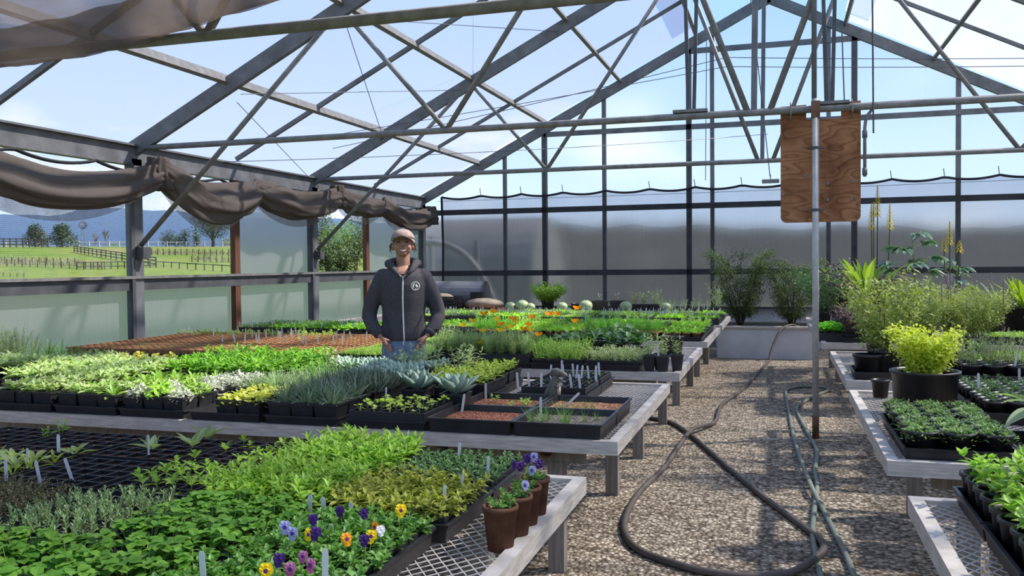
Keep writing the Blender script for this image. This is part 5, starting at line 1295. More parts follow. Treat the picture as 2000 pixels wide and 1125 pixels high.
for k, (x, y, m_, f) in enumerate(((.50,11.4,MIX,1.0),(1.15,11.4,PURB,1.0),(.75,12.2,PURB,1.15),(1.35,10.4,SAGEB[0],.9),(1.75,10.2,SAGEB[1],.85),(.55,12.5,MIX,1.25),(.98,12.9,PURB,1.2),(1.95,9.6,SAGEB[0],.85),(1.4,9.7,SAGEB[1],.8))):
    bushpot(x, y, 'rd20', m_, '%s bush in a black pot among the rear right plants, %s of nine' % (('dark green','purple-brown','purple-brown','dull sage','dull sage','dark green','purple-brown','dull sage','dull sage')[k], ORD[k]), fs=f, grp='bushes among the rear right plants')
q = PZ(1652,640,ZT+.01); pot_at(q[0]+.02, 10.9, 'rd20', None, 'plain black pot raised above the parsley tray', z=ZT+.14, s=.9)
bb = MB(); bb.box((-.2,-.2,0),(.2,.2,.13)); solo('pot_stand', bb.mesh('pot_stand', M['black_matt']), 'dark crate block under the plain black pot by the parsley', 'stand', (q[0]+.02,10.9,ZT+.012))
# tall aloes, strap-leaved plants near the gable
def aloe(label, x, y, spikes, rosL=.42):
    t = thing('potted_aloe', label, 'potted plant', (x,y,ZT+.004)); p, so, hh = POT['rd20']; part('pot', p, t, sc=1.1); part('soil', so, t, (0,0,(hh-.02)*1.1), sc=1.1)
    part('foliage', sp_rosette(20, rosL, .045, 'needle', 'glauc', (.15,1.3), 6, .5, .4, .02, .02, .006), t, (0,0,.2))
    for px_, py0, py1 in spikes:
        a = PY(px_, py0, y); b_ = PY(px_, py1, y); bb = MB()
        base = np.array([0,0,.25]); mid = np.array([a[0]-x, 0, b_[2]-ZT]); topp = np.array([a[0]-x, 0, a[2]-ZT])
        bb.tube([base, base*.4+mid*.6+np.array([(a[0]-x)*.3,0,-.02]), mid, topp], [.010,.008,.007,.003], 6, 1)
        hgt = topp[2]-mid[2]; n = int(hgt/.0045)
        for k in range(n):
            u = k/n; ang = k*2.4; rr = .052*(1-u**1.3)+.006
            bb.leaf(mid+np.array([0,0,hgt*u]), ang, -.6+u*1.0, rr*1.2, .016, 'lance', 2, .5, .1, 0, 0, .006)
        part('flower_spike', bb.mesh('flower_spike', [LM['aloe_bloom'], M['stem_dark']], False), t, (0,0,0))
    return t
q = PY(1711,590,12.0)
aloe('potted aloe with four tall yellow flower spikes right of the plywood board', q[0]-.0, 12.0, ((1714,362,420),(1702,397,445),(1706,395,420),(1738,397,445)))
q = PY(1858,590,11.9)
aloe('potted aloe with three thin yellow flower spikes near the picture edge', q[0], 11.9, ((1855,432,475),(1844,465,488),(1874,470,490)), .36)
def strapplant(label, x, y, species_leaf, n, Lf, W, kind='rd20', el=(.5,1.45), z=ZT+.004, s=1.0, z0=.0, trunk=0, droop=.6):
    t = thing('potted_strap_plant', label, 'potted plant', (x,y,z)); p, so, hh = POT[kind]; part('pot', p, t, sc=s); part('soil', so, t, (0,0,(hh-.02)*s), sc=s)
    if trunk:
        bb = MB(); bb.tube([(0,0,0),(.01,0,trunk)], .022, 8); part('trunk', bb.mesh('trunk', M['bark_stem']), t, (0,0,(hh-.03)*s))
    part('foliage', sp_rosette(n, Lf, W, 'agave', species_leaf, el, 7, droop, .35, .015, 0, 0, .3, .2), t, (0,0,(hh-.03)*s+trunk)); return t
q = PY(1692,600,10.3); strapplant('broad strap-leaved green plant left of the tall aloe', q[0], 10.3, 'strap', 17, .58, .095, el=(.75,1.5), trunk=.26, droop=.35)
q = PY(1657,600,10.1); strapplant('small upright strap-leaved plant behind the parsley', q[0], 10.1, 'strap', 8, .30, .06, 'rd13', (.8,1.5), s=1.2, z=ZT+.08)
q = PY(1990,600,10.6); strapplant('yellow-green strap-leaved clump at the picture edge', q[0]+.05, 10.6, 'yellowstrap', 44, .50, .060, 'tub', (.45,1.5), s=1.3, droop=.4)
q = PY(1955,600,12.4); strapplant('wide arching dry strap plant behind the yellow-green clump', q[0], 12.4, 'thin', 14, .72, .035, 'rd20', (.1,1.3), droop=.6)
q = PY(1895,600,12.2); strapplant('stiff pale spiky strap plant beside the thin aloe', q[0], 12.2, 'strap', 14, .42, .05, 'rd20', (.5,1.4))
def treeleaf(label, x, y, top, n, size):
    t = thing('potted_leaf_tree', label, 'potted plant', (x,y,ZT+.004)); p, so, hh = POT['rd20']; part('pot', p, t); part('soil', so, t, (0,0,hh-.02))
    h = top-ZT; bb = MB(); pts = [np.array([0,0,.1]), np.array([.03,0,h*.5]), np.array([0,0,h*.95])]; bb.tube(pts, [.012,.010,.006], 6, 1)
    for k in range(n):
        u = .55+.45*k/n; a = k*2.4+rng.uniform(-.3,.3); st = np.array([0,0,h*u]); ll = size*rng.uniform(.5,.9); e = rng.uniform(-.1,.6)
        tip = st+np.array([math.cos(a)*math.cos(e)*ll, math.sin(a)*math.cos(e)*ll, math.sin(e)*ll]); bb.tube([st, tip], [.004,.002], 4, 1)
        for da in (-1.0,-.5,0,.5,1.0): bb.leaf(tip, a+da, .1-.2*abs(da), size*.8*(1-.2*abs(da)), size*.42, 'ovate', 5, .9, .3, 0, rng.uniform(-.3,.3))
    part('foliage', bb.mesh('foliage', [LM['glauc'], M['stem']]), t); return t
q = PY(1782,560,11.7); treeleaf('lobed blue-green leafy small tree standing right of the tall aloe', q[0], 11.7, 1.80, 12, .27)
q = PY(1868,560,12.5); treeleaf('lower lobed blue-green plant beside the thin aloe', q[0], 12.5, 1.45, 8, .22)
for i, px in enumerate((1906,1944)):
    q = PY(px, 640, 11.2); t = pot_at(q[0], 11.2, 'rd20', None, ['grey-green aloe rosette in a black pot, left one of two by the yellow-green clump','grey-green aloe rosette in a black pot, right one of two by the yellow-green clump'][i], s=1.15, group='grey-green aloe rosettes', name='potted_aloe')
    part('foliage', sp_rosette(16, .26, .075, 'agave', 'agave', (.35,1.4), 7, -.5, .45, .02, 0, .009), t, (0,0,.19))
for k in range(3): cell_tray(1.75+.43*k, 9.42, 5, 'microleaf', 'low light-green seedling tray before the aloe rosettes, %s from the aisle' % ORD[k], .08, sc=(1.0,1.4))
for k in range(2): pot_at(2.5+.35*k, 10.0, 'rd20', None, 'black pot beside the yellow-green clump, %s of two' % ORD[k], s=1.2, group='plain black pots by the clump')

# ============================================================ hoses lying in the aisle
def smooth(pts, k=8):
    pts = [np.array(p, float) for p in pts]; out = []
    for i in range(len(pts)-1):
        p0, p1, p2, p3 = pts[max(0,i-1)], pts[i], pts[i+1], pts[min(len(pts)-1,i+2)]
        for s in range(k):
            t = s/k; out.append(.5*((2*p1)+(-p0+p2)*t+(2*p0-5*p1+4*p2-p3)*t*t+(-p0+3*p1-3*p2+p3)*t**3))
    out.append(pts[-1]); return out
def hose(px, r, m, label, extra=None, lift=()):
    pts = [np.array(PZ(x, y, r)) for x, y in px]
    for i in lift: pts[i][2] += 2*r+.004
    if extra: pts = extra+pts
    bb = MB(); bb.tube(smooth(pts), r, 10); solo('garden_hose', bb.mesh('garden_hose', M[m], True), label, 'hose')
ex = [np.array(p) for p in ((.30,14.35,.46),(.18,14.15,.52),(.02,13.95,.46),(-.10,13.75,.22),(-.15,13.6,.03))]
hose([(1502,705),(1450,760),(1410,790),(1395,825),(1350,850),(1300,910),(1250,960),(1222,1010),(1225,1050),(1260,1080),(1350,1110),(1450,1125),(1540,1120),(1600,1100),(1608,1080),(1590,1045),(1510,985),(1430,920),(1352,852),(1310,825),(1262,815)],
     .019, 'hose_brown', 'brown rubber hose from the planter box looping across the gravel aisle', ex, (4,13,14))
hose([(1620,764),(1610,757),(1570,755),(1540,760),(1535,770),(1542,810),(1552,860),(1580,950),(1610,1000),(1650,1080),(1668,1125),(1680,1160)], .016, 'hose_green', 'faded green hose whose front end runs toward the right bench', None, (7,))
hose([(1621,762),(1600,770),(1570,785),(1556,800),(1575,840),(1595,880),(1592,920),(1596,950),(1590,1000),(1588,1050),(1602,1125),(1606,1160)], .016, 'hose_green', 'faded green hose crossing under the other near the support pipe')
# ============================================================ person standing between the benches
def remeshed(bb, mats, vox, smooth_it=6, name='body'):
    me = bb.mesh(name+'_raw', mats); o = bpy.data.objects.new(name+'_raw', me); COL.objects.link(o)
    m = o.modifiers.new('r', 'REMESH'); m.mode = 'VOXEL'; m.voxel_size = vox; m.use_smooth_shade = True
    s = o.modifiers.new('s', 'SMOOTH'); s.iterations = smooth_it; s.factor = .5
    dg = bpy.context.evaluated_depsgraph_get(); out = bpy.data.meshes.new_from_object(o.evaluated_get(dg)); out.name = name
    bpy.data.objects.remove(o); out.materials.clear()
    for q in (mats if isinstance(mats, list) else [mats]): out.materials.append(q)
    return out
def ringsz(secs, n=28, sq=2.2):
    """secs: (cx, cy, cz, rx, ry)"""
    rings = []
    for c0, c1, c2, rx, ry in secs:
        ring = []
        for j in range(n):
            a = A2*j/n; x, y = math.cos(a), math.sin(a); q = (abs(x)**sq+abs(y)**sq)**(1/sq); ring.append((c0+rx*x/q, c1+ry*y/q, c2))
        rings.append(ring)
    return rings
def limb(bb, pts, rad, n=16):
    P = smooth([np.array(p) for p in pts], 5); k = len(P); rr = []
    for i in range(k):
        t = i/(k-1)*(len(rad)-1); a = min(int(t), len(rad)-2); rr.append(rad[a]+(rad[a+1]-rad[a])*(t-a))
    bb.tube(P, rr, n, 0)
    bb.ell(pts[0], (rad[0],)*3, 12, 8); bb.ell(pts[-1], (rad[-1],)*3, 12, 8)
M['skin'] = plain('tanned_skin', (.36,.19,.135), .5, 0, .35, .08, 20)
M['hoodie'] = plain('charcoal_fleece', (.066,.062,.072), .9, 0, .15, .15, 60, (1,1,1), .15)
M['jeans'] = plain('blue_denim', (.15,.21,.31), .85, 0, .2, .3, 9, (3,3,1), .1)
M['cap'] = plain('faded_brown_cap', (.28,.215,.20), .9, 0, .15, .25, 30)
M['hair'] = plain('brown_hair', (.17,.10,.065), .7, 0, .3, .3, 40)
M['teeth'] = plain('teeth', (.72,.68,.62), .3, 0, .5, .03); M['lip'] = plain('lips', (.30,.11,.10), .45); M['eye'] = plain('dark_eye', (.03,.022,.02), .2)
M['zip'] = plain('pale_zip', (.55,.55,.56), .4, .3); M['print'] = plain('white_print', (.75,.75,.75), .8); M['shirt'] = plain('dark_shirt', (.03,.03,.04), .9)
t = thing('person', 'smiling person in charcoal zip hoodie, cap and jeans, hands in pockets behind the succulents', 'person', (-2.765,6.19,0), .39)
# body: one continuous figure
bb = MB()
bb.ell((0,.014,1.674), (.077,.095,.100), 24, 16)                                                  # skull
bb.ell((0,-.026,1.630), (.064,.066,.056), 20, 12); bb.ell((0,-.052,1.592), (.034,.034,.024), 14, 9)   # jaw, chin
bb.ell((-.038,-.054,1.640), (.026,.030,.026), 12, 8); bb.ell((.038,-.054,1.640), (.026,.030,.026), 12, 8)  # smiling cheeks
bb.loft(skin_rings([(0,-.080,1.690),(0,-.098,1.665),(0,-.106,1.650),(0,-.088,1.640)], [(.012,.010),(.014,.013),(.013,.017),(.008,.012)], 10))  # nose
for s in (-1, 1): bb.ell((s*.080,.016,1.640), (.011,.020,.032), 10, 8)                             # ears
limb(bb, [(0,.012,1.40),(0,.010,1.49),(0,.016,1.60)], [.066,.053,.054])                            # neck
bb.loft(ringsz([(0,.0,.88,.155,.105),(0,.0,1.0,.150,.10),(0,.0,1.12,.140,.095),(0,.0,1.25,.150,.10),(0,.0,1.40,.155,.092),(0,.0,1.455,.11,.075),(0,.005,1.485,.06,.055)]))
for s in (-1, 1):
    limb(bb, [(s*.150,0,1.41),(s*.215,.012,1.26),(s*.262,.025,1.115),(s*.225,-.04,1.03),(s*.185,-.082,.972)], [.050,.043,.036,.032,.026])
    limb(bb, [(s*.085,.0,.90),(s*.095,-.005,.62),(s*.098,.0,.48),(s*.10,.012,.28),(s*.10,.022,.09)], [.085,.066,.050,.046,.034])
    bb.loft(skin_rings([(s*.185,-.082,.975),(s*.163,-.105,.950),(s*.140,-.118,.925),(s*.125,-.120,.90)], [(.016,.026),(.015,.036),(.014,.038),(.012,.034)], 14))  # palm into pocket
    for k in range(4):
        f0 = np.array([s*(.150-.013*k), -.122, .930-.008*k]); f1 = f0+np.array([-s*.018, .004, -.035]); f2 = f1+np.array([-s*.004,.014,-.028-.004*(k in (1,2))])
        bb.tube([f0, (f0+f1)/2, f1, f2], [.0095,.0095,.009,.007], 8)
    th = [(s*.165,-.122,.958),(s*.140,-.136,.945),(s*.116,-.136,.936),(s*.100,-.131,.932)]; bb.tube([np.array(p) for p in th], [.012,.0115,.010,.007], 8)
    bb.loft(skin_rings([(s*.10,.06,.035),(s*.10,.0,.06),(s*.105,-.09,.045),(s*.108,-.16,.028)], [(.034,.035),(.05,.040),(.035,.044),(.02,.030)], 12))
part('body', remeshed(bb, [M['skin']], .0062, 4), t)
# face
bb = MB()
n = 14; top = []; bot = []
for k in range(n+1):
    u = -1+2*k/n; x = .033*u; y = -.0875+.020*u*u; top.append((x, y-.004, 1.6195+.010*u*u)); bot.append((x, y-.004, 1.6195+.010*u*u-.0155*(1-u*u)**.6))
bb.add(top+bot, [(k,k+1,n+2+k,n+1+k) for k in range(n)]); part('teeth', bb.mesh('teeth', M['teeth']), t)
bb = MB(); bb.tube([(a, b_-.001, c+.002) for a, b_, c in top], .0035, 6); bb.tube([(a, b_-.001, c-.002) for a, b_, c in bot], .004, 6); part('lips', bb.mesh('lips', M['lip'], True), t)
for s in (-1, 1):
    bb = MB(); bb.ell((s*.031,-.073,1.676), (.013,.008,.0055), 12, 8); part('eye', bb.mesh('eye', M['eye'], True), t)
    bb = MB(); bb.tube([(s*.016,-.086,1.690),(s*.032,-.084,1.694),(s*.048,-.072,1.688)], [.003,.0038,.002], 6); part('eyebrow', bb.mesh('eyebrow', M['hair'], True), t)
# cap
bb = MB(); rings = []
for i in range(10):
    u = i/9; a = u*PI/2; rings.append([((.091*math.cos(a)+.001)*math.cos(A2*j/28), .010+(.106*math.cos(a)+.001)*math.sin(A2*j/28), 1.692+.083*math.sin(a)-.20*math.cos(a)*.106*math.sin(A2*j/28)) for j in range(28)])
bb.loft(rings); 
v = []; f = []
for i in range(13):
    a = PI+PI*i/12
    for k in range(5):
        u = k/4; x = (.090+.004*u)*math.cos(a); y = .010+(.104+.075*u*abs(math.sin(a))**.7)*math.sin(a); v.append((x, y, 1.713+.012*u*abs(math.sin(a))-.040*(x/.09)**2*(.5+.5*u)))
nv = len(v); v += [(a_, b_, c-.005) for a_, b_, c in v]
for i in range(12):
    for k in range(4): o = i*5+k; f.append((o,o+1,o+6,o+5)); f.append((nv+o+5,nv+o+6,nv+o+1,nv+o))
    f.append((i*5+4,i*5+9,nv+i*5+9,nv+i*5+4))
bb.add(v, f); bb.ell((0,.01,1.779), (.009,.009,.005), 8, 5); part('cap', bb.mesh('cap', M['cap'], True), t)
bb = MB(); q_ = random.Random(3)
for s in (-1, 1):
    for k in range(13):
        a0 = q_.uniform(.0,.06); z0 = q_.uniform(1.645,1.675); ll = q_.uniform(.03,.065)
        p0 = np.array([s*.086,a0,z0]); bb.tube([p0, p0+np.array([s*.012*q_.uniform(.3,1.6),.005,-ll*.5]), p0+np.array([s*q_.uniform(-.006,.020),.0,-ll])], [.003,.0025,.001], 5)
bb.ell((0,.070,1.655), (.068,.045,.055), 14, 9); part('hair', bb.mesh('hair', M['hair'], True), t)
# hoodie
bb = MB()
bb.loft(ringsz([(0,0,.925,.155,.118),(0,0,.945,.172,.128),(0,0,.985,.178,.130),(0,0,1.06,.166,.124),(0,0,1.15,.164,.120),(0,0,1.25,.176,.124),(0,0,1.35,.188,.122),(0,0,1.415,.182,.112),(0,.004,1.458,.145,.098),(0,.01,1.487,.105,.084)], 40))
for s in (-1, 1): limb(bb, [(s*.150,0,1.405),(s*.222,.012,1.265),(s*.262,.028,1.13),(s*.243,-.02,1.055),(s*.196,-.072,.990)], [.072,.062,.058,.052,.042], 20)
# sleeve wrinkles
for s in (-1, 1):
    for k in range(6):
        c = np.array([s*(.272-.008*k), .02-.016*k, 1.10-.018*k]); bb.ell(c, (.055-.001*k,.050,.008), 14, 6)
hood = remeshed(bb, [M['hoodie']], .0075, 5, 'hoodie')
# open the neckline: drop faces in the V at the front of the neck
me = hood; keep = []
import bmesh
bm = bmesh.new(); bm.from_mesh(me); kill = []
for fa in bm.faces:
    c = fa.calc_center_median()
    if c.y < .02 and c.z > 1.412+abs(c.x)*.75 and abs(c.x) < .075: kill.append(fa)
    elif c.z > 1.462 and math.hypot(c.x, c.y-.01) < .068: kill.append(fa)
bmesh.ops.delete(bm, geom=kill, context='FACES'); bm.to_mesh(me); bm.free()
ho = part('hoodie', me, t)
bb = MB()   # hood lying round the neck
col = []
for k in range(25):
    a = -PI/2+.42+(A2-.84)*k/24; x = .096*math.cos(a); y = .016+.092*math.sin(a); back = max(0, math.sin(a)); col.append((x*(1+.15*back), y*(1+.35*back), 1.512-.060*max(0,-math.sin(a))**1.5+.020*back))
bb.tube(col, [.014+.020*math.sin(PI*k/24)**.8 for k in range(25)], 12); bb.ell((0,.105,1.475), (.110,.060,.080), 18, 10)
for s in (-1, 1): bb.tube([(s*.112,.04,1.512),(s*.098,-.025,1.512),(s*.070,-.075,1.465),(s*.020,-.116,1.412)], [.034,.033,.023,.009], 12)
part('hood', bb.mesh('hood', M['hoodie'], True), ho)
bb = MB(); bb.box((-.055,-.085,1.36),(.055,-.060,1.432)); part('undershirt', bb.mesh('undershirt', M['shirt']), t)
dgm = MB()
def front(z):
    zs = [.925,.945,.985,1.06,1.15,1.25,1.35,1.42]; ys = [.118,.128,.130,.124,.120,.124,.122,.110]
    return -np.interp(z, zs, ys)
pts = [(.004*math.sin(z*9), front(z)-.003, z) for z in np.linspace(.915,1.412,24)]
dgm.tube(pts, .0055, 6); dgm.box((-.006,pts[0][1]-.008,.895),(.006,pts[0][1]+.002,.925)); part('zipper', dgm.mesh('zipper', M['zip']), ho)
for s in (-1, 1):
    bb = MB(); bb.tube([(s*.012,-.122,1.414),(s*.048,-.104,1.446),(s*.074,-.078,1.480)], .0028, 5); part('neck_zip', bb.mesh('neck_zip', M['zip']), ho)
    bb = MB(); bb.tube([(s*.145,front(1.15)+.048,1.12),(s*.115,front(1.05)+.012,1.05),(s*.10,front(.96)+.006,.965)], .003, 5); part('pocket_seam', bb.mesh('pocket_seam', M['shirt']), ho)
    bb = MB(); p0 = np.array([s*.2,-.075,.994]); bb.tube([p0, p0+np.array([-s*.014,-.017,-.020])], [.043,.038], 18); part('cuff', bb.mesh('cuff', M['hoodie'], True), ho)
# chest emblem: ring with swoosh shapes
E0 = np.array([.094, 0, 1.342])
def onchest(x, z):   # point on the hoodie front
    X, Z_ = E0[0]+x, E0[2]+z; rx = np.interp(Z_, [1.25,1.35], [.176,.188]); ry = .123; return (X, -ry*max(0,1-(abs(X)/rx)**2.2)**(1/2.2)-.0025, Z_)
bb = MB(); n = 32
v = [onchest(r*math.cos(A2*k/n), r*math.sin(A2*k/n)) for r in (.0335,.0285) for k in range(n)]
bb.add(v, [(k,(k+1) % n,n+(k+1) % n,n+k) for k in range(n)])
def blob(poly): bb.add([onchest(x, z) for x, z in poly], [tuple(range(len(poly)))])
blob([(-.020,-.010),(-.022,.004),(-.014,.017),(-.002,.022),(-.006,.012),(-.012,.002),(-.010,-.010),(-.014,-.018)])
blob([(.000,.006),(.007,.016),(.012,.009),(.018,.004),(.021,-.006),(.014,-.012),(.006,-.008),(.001,-.002)])
blob([(-.010,-.022),(.004,-.024),(.012,-.019),(.002,-.017)])
part('emblem', bb.mesh('emblem', M['print']), ho, label='round white emblem on the chest')
# jeans
bb = MB()
bb.loft(ringsz([(0,.005,.95,.158,.110),(0,.005,.90,.168,.120),(0,.008,.84,.172,.124),(0,.008,.79,.165,.118)], 32))
for s in (-1, 1): limb(bb, [(s*.085,.006,.80),(s*.094,.0,.62),(s*.098,.004,.48),(s*.10,.014,.28),(s*.10,.02,.075)], [.092,.078,.064,.060,.055], 20)
part('jeans', remeshed(bb, [M['jeans']], .009, 4, 'jeans'), t)
for s in (-1, 1):
    bb = MB(); bb.loft(skin_rings([(s*.10,.085,.02),(s*.10,.04,.045),(s*.104,-.06,.05),(s*.108,-.17,.03),(s*.108,-.20,.02)], [(.022,.035),(.05,.044),(.055,.050),(.03,.046),(.015,.03)], 14)); part('shoe', bb.mesh('shoe', M['rust'], True), t)
# ============================================================ outdoors
M['lawn'] = None
def lawnmat():
    m, nt, out = mat('field_grass'); b = princ(nt, out, .9, 0, .1); mp = coords(nt)
    n = noise(nt, .09, 5, (mp, 'Vector')); n2 = noise(nt, 1.5, 5, (mp, 'Vector'))
    r = ramp(nt, n, 'Fac', [(.35,(.095,.155,.018)),(.5,(.125,.18,.024)),(.62,(.17,.175,.045)),(.72,(.18,.145,.08))])
    r2 = ramp(nt, n2, 'Fac', [(.3,(.7,.7,.7)),(.7,(1.15,1.15,1.15))])
    mx = nt.nodes.new('ShaderNodeMix'); mx.data_type = 'RGBA'; mx.blend_type = 'MULTIPLY'; mx.inputs['Factor'].default_value = 1
    L(nt, r, 'Color', mx, 'A'); L(nt, r2, 'Color', mx, 'B'); L(nt, mx, 'Result', b, 'Base Color'); return m
M['lawn'] = lawnmat()
def terr(x, y):
    dx = max(0, -8.0-x, x-7.8); dy = max(0, y-16.6, YN-1-y); 
    left = max(0.0, -8.0-x)
    d = math.hypot(dx, dy); s = .041 if left > 0 else .004
    w = min(1, left/12); s = .004+(.037)*w
    return -.06+s*min(max(0,d-1), 105)+.00*d
v = []; f = []; NA, NRr = 120, 46
rad = [0]+[6*1.118**k for k in range(NRr)]
for r in rad:
    for k in range(NA):
        a = A2*k/NA; x, y = r*math.cos(a), r*math.sin(a)+5; v.append((x,y,terr(x,y)))
for i in range(len(rad)-1):
    for k in range(NA): f.append((i*NA+k, (i+1)*NA+k, (i+1)*NA+(k+1) % NA, i*NA+(k+1) % NA))
bb = MB(); bb.add(v, f); struct('ground', bb.mesh('ground', M['lawn'], True), 'green sloping field outside the greenhouse', 'field')
def hit(px, py, r0=12, r1=400):
    d = _ray(px, py); h = math.hypot(d[0], d[1])
    for k in range(1500):
        r = r0+(r1-r0)*k/1500; p = (d[0]/h*r, d[1]/h*r, EYE+d[2]/h*r)
        if p[2] <= terr(p[0], p[1]): return (p[0], p[1], terr(p[0], p[1]))
    return p
def at_dist(px, r):
    d = _ray(px, 520); h = math.hypot(d[0], d[1]); x, y = d[0]/h*r, d[1]/h*r; return (x, y, terr(x, y))
# distant mountains
ridge = [(-900,452),(-600,446),(-300,436),(-120,428),(0,420),(50,418),(100,422),(150,411),(170,404),(210,406),(250,408),(300,410),(340,411),(400,417),(460,424),(540,428),(620,425),(700,432),(780,440),(900,446),(1100,452),(1500,458),(2200,462)]
M['mount'] = plain('scrub_covered_mountain', (.12,.13,.13), .95, 0, .05, .25, .004, (1,1,1))
v = []; f = []; n = len(ridge)*6; px_ = np.linspace(ridge[0][0], ridge[-1][0], n); py_ = np.interp(px_, [p[0] for p in ridge], [p[1] for p in ridge])
for i in range(n):
    y = py_[i]+1.2*math.sin(i*1.7)+.8*math.sin(i*.61)
    top = PR(px_[i], y, 2400); v.append(top)
    for k in range(1, 7):
        u = k/6; p = PR(px_[i], y, 2400-1000*u); zz = top[2]*(1-u)**1.2+2*u+top[2]*.05*math.sin(i*.9+k*2); v.append((p[0], p[1], zz))
for i in range(n-1):
    for k in range(6): a = i*7+k; f.append((a,a+1,a+8,a+7))
bb = MB(); bb.add(v, f); struct('mountains', bb.mesh('mountains', M['mount'], True), 'long blue mountain ridge beyond the field', 'mountains')
# valley haze: a real body of thin air in front of the mountains
m, nt, out = mat('valley_haze'); vs = nt.nodes.new('ShaderNodeVolumeScatter'); vs.inputs['Color'].default_value = (.50,.66,1,1); vs.inputs['Density'].default_value = .0030; L(nt, vs, 'Volume', out, 'Volume')
bb = MB(); a0, a1 = math.radians(8), math.radians(80); v = []; f = []; K = 12
for r in (420, 1300):
    for k in range(K+1):
        a = a0+(a1-a0)*k/K
        for z in (-5, 400): v.append((-r*math.sin(a), r*math.cos(a), z))
S_ = 2*(K+1)
for k in range(K):
    f += [(2*k,2*k+2,2*k+3,2*k+1),(S_+2*k+1,S_+2*k+3,S_+2*k+2,S_+2*k),(2*k+1,2*k+3,S_+2*k+3,S_+2*k+1),(2*k+2,2*k,S_+2*k,S_+2*k+2)]
f += [(0,1,S_+1,S_),(2*K+1,2*K,S_+2*K,S_+2*K+1)]
bb.add(v, f); o = struct('valley_haze', bb.mesh('valley_haze', m), 'blue haze lying before the mountains', 'haze')
# trees
M['oak'] = leafmat('evergreen_oak_leaf', (.035,.06,.02), (.09,.12,.045), tr=.2); M['tree_green'] = leafmat('tree_leaf', (.10,.19,.025), (.20,.30,.05), tr=.35)
M['bare'] = leafmat('bare_twig', (.20,.15,.13), (.30,.23,.20), tr=.05); M['pine'] = leafmat('pine_leaf', (.03,.07,.03), (.07,.13,.05), tr=.15)
def tree(label, p, h, w, m, n=1500, trunk=.18, ls=.22, kind='round', nm='field_tree', group=None):
    t = thing(nm, label, 'tree', p, 0, group); q = random.Random(int(p[0]*7+p[1]*3)); bb = MB()
    cs = []
    for k in range(9):
        u = k/8
        if kind == 'cone': r = w*(1-u)*.5+.1; cs.append((q.uniform(-.2,.2)*r, q.uniform(-.2,.2)*r, h*(.2+.78*u), r, h*.14))
        elif kind == 'vase': a = A2*k/9*2; rr = w*.28*(k % 3+.3)/2; cs.append((rr*math.cos(a), rr*math.sin(a), h*(.42+.42*u), w*.24, h*.20))
        elif kind == 'bush': a = A2*k*.38; rr = w*.3*(1-u)*q.uniform(.5,1); cs.append((rr*math.cos(a), rr*math.sin(a), h*(.12+.62*u), w*.30*(1-.35*u), h*.22))
        else: a = A2*k*.38; rr = w*.26*q.uniform(.3,1); cs.append((rr*math.cos(a), rr*math.sin(a), h*(.28+.52*u), w*.30, h*.2))
    for k in range(n):
        c = q.choice(cs); th, ph = q.uniform(0,A2), math.acos(q.uniform(-1,1)); s = q.uniform(.6,1.05)
        p_ = (c[0]+c[3]*s*math.sin(ph)*math.cos(th), c[1]+c[3]*s*math.sin(ph)*math.sin(th), c[2]+c[4]*s*math.cos(ph))
        bb.leaf(p_, q.uniform(0,A2), q.uniform(-.8,1.2), ls*q.uniform(.6,1.3), ls*.6, 'ovate', 2, .4, .2, 0, q.uniform(-.7,.7))
    part('crown', bb.mesh('crown', m), t)
    bb = MB(); bb.tube([(0,0,-.1),(.05,0,h*.25),(0,.05,h*.6)], [trunk,trunk*.8,trunk*.3], 7)
    for k in range(5): a = A2*k/5; bb.tube([(0,0,h*.22),(w*.2*math.cos(a),w*.2*math.sin(a),h*.55)], [trunk*.5,trunk*.15], 5)
    part('trunk', bb.mesh('trunk', M['bark_stem']), t); return t
def baretree(label, p, h, w, group=None):
    t = thing('bare_tree', label, 'tree', p, 0, group); q = random.Random(int(p[0]*5)); bb = MB()
    def br(P, d, ll, r, dep):
        E = P+d*ll; bb.tube([P, E], [r, r*.6], 4, 0, False)
        if dep == 0: return
        for _ in range(4): dd = d+np.array([q.uniform(-.55,.55)*w/h*2, q.uniform(-.55,.55)*w/h*2, q.uniform(-.05,.4)]); br(P+d*ll*q.uniform(.45,1), dd/np.linalg.norm(dd), ll*.62, r*.55, dep-1)
    br(np.array([0,0,0.]), np.array([0,0,1.]), h*.38, .10, 4); part('branches', bb.mesh('branches', M['bare']), t)
tree('broad evergreen tree with visible trunk beside the timber stud, on the rise', at_dist(417,142), 6.4, 8.0, M['pine'], 3400, .28, .30, 'vase')
tree('dark rounded bush-like tree, left of two by the windmill', at_dist(70,128), 3.2, 4.2, M['oak'], 1900, .15, .26, 'bush')
tree('dark rounded bush-like tree, right of two by the windmill', at_dist(122,122), 3.1, 4.6, M['oak'], 2100, .15, .26, 'bush')
for k, (px, r, h, w) in enumerate(((330,146,3.2,2.4),(347,148,2.6,2.6),(362,146,3.4,2.0),(385,150,3.0,1.6))): tree('small dark tree in the clump left of the broad evergreen, %s of four' % ORD[k], at_dist(px,r), h, w, M['oak'], 700, .1, .24, 'round', group='small dark trees before the mountains')
for k, px in enumerate((85,138,187,207,318,440)): baretree('bare leafless tree on the far edge of the field, %s from the left' % ORD[k], at_dist(px,150), (4.2,3.2,3.6,4.2,3,2.6)[k], (2.6,2.6,1.3,1.6,1.2,1.6)[k], 'bare trees along the far field edge')
for k, (px, r, h, w) in enumerate(((15,165,1.6,3.5),(40,168,1.8,3.5),(150,160,1.3,3),(225,155,1.4,2.6),(445,150,2.2,3.0))): tree('low pale shrub on the skyline, %s from the left' % ORD[k], at_dist(px,r), h, w, M['tree_green'], 400, .05, .2, 'round', 'field_shrub', 'low skyline shrubs')
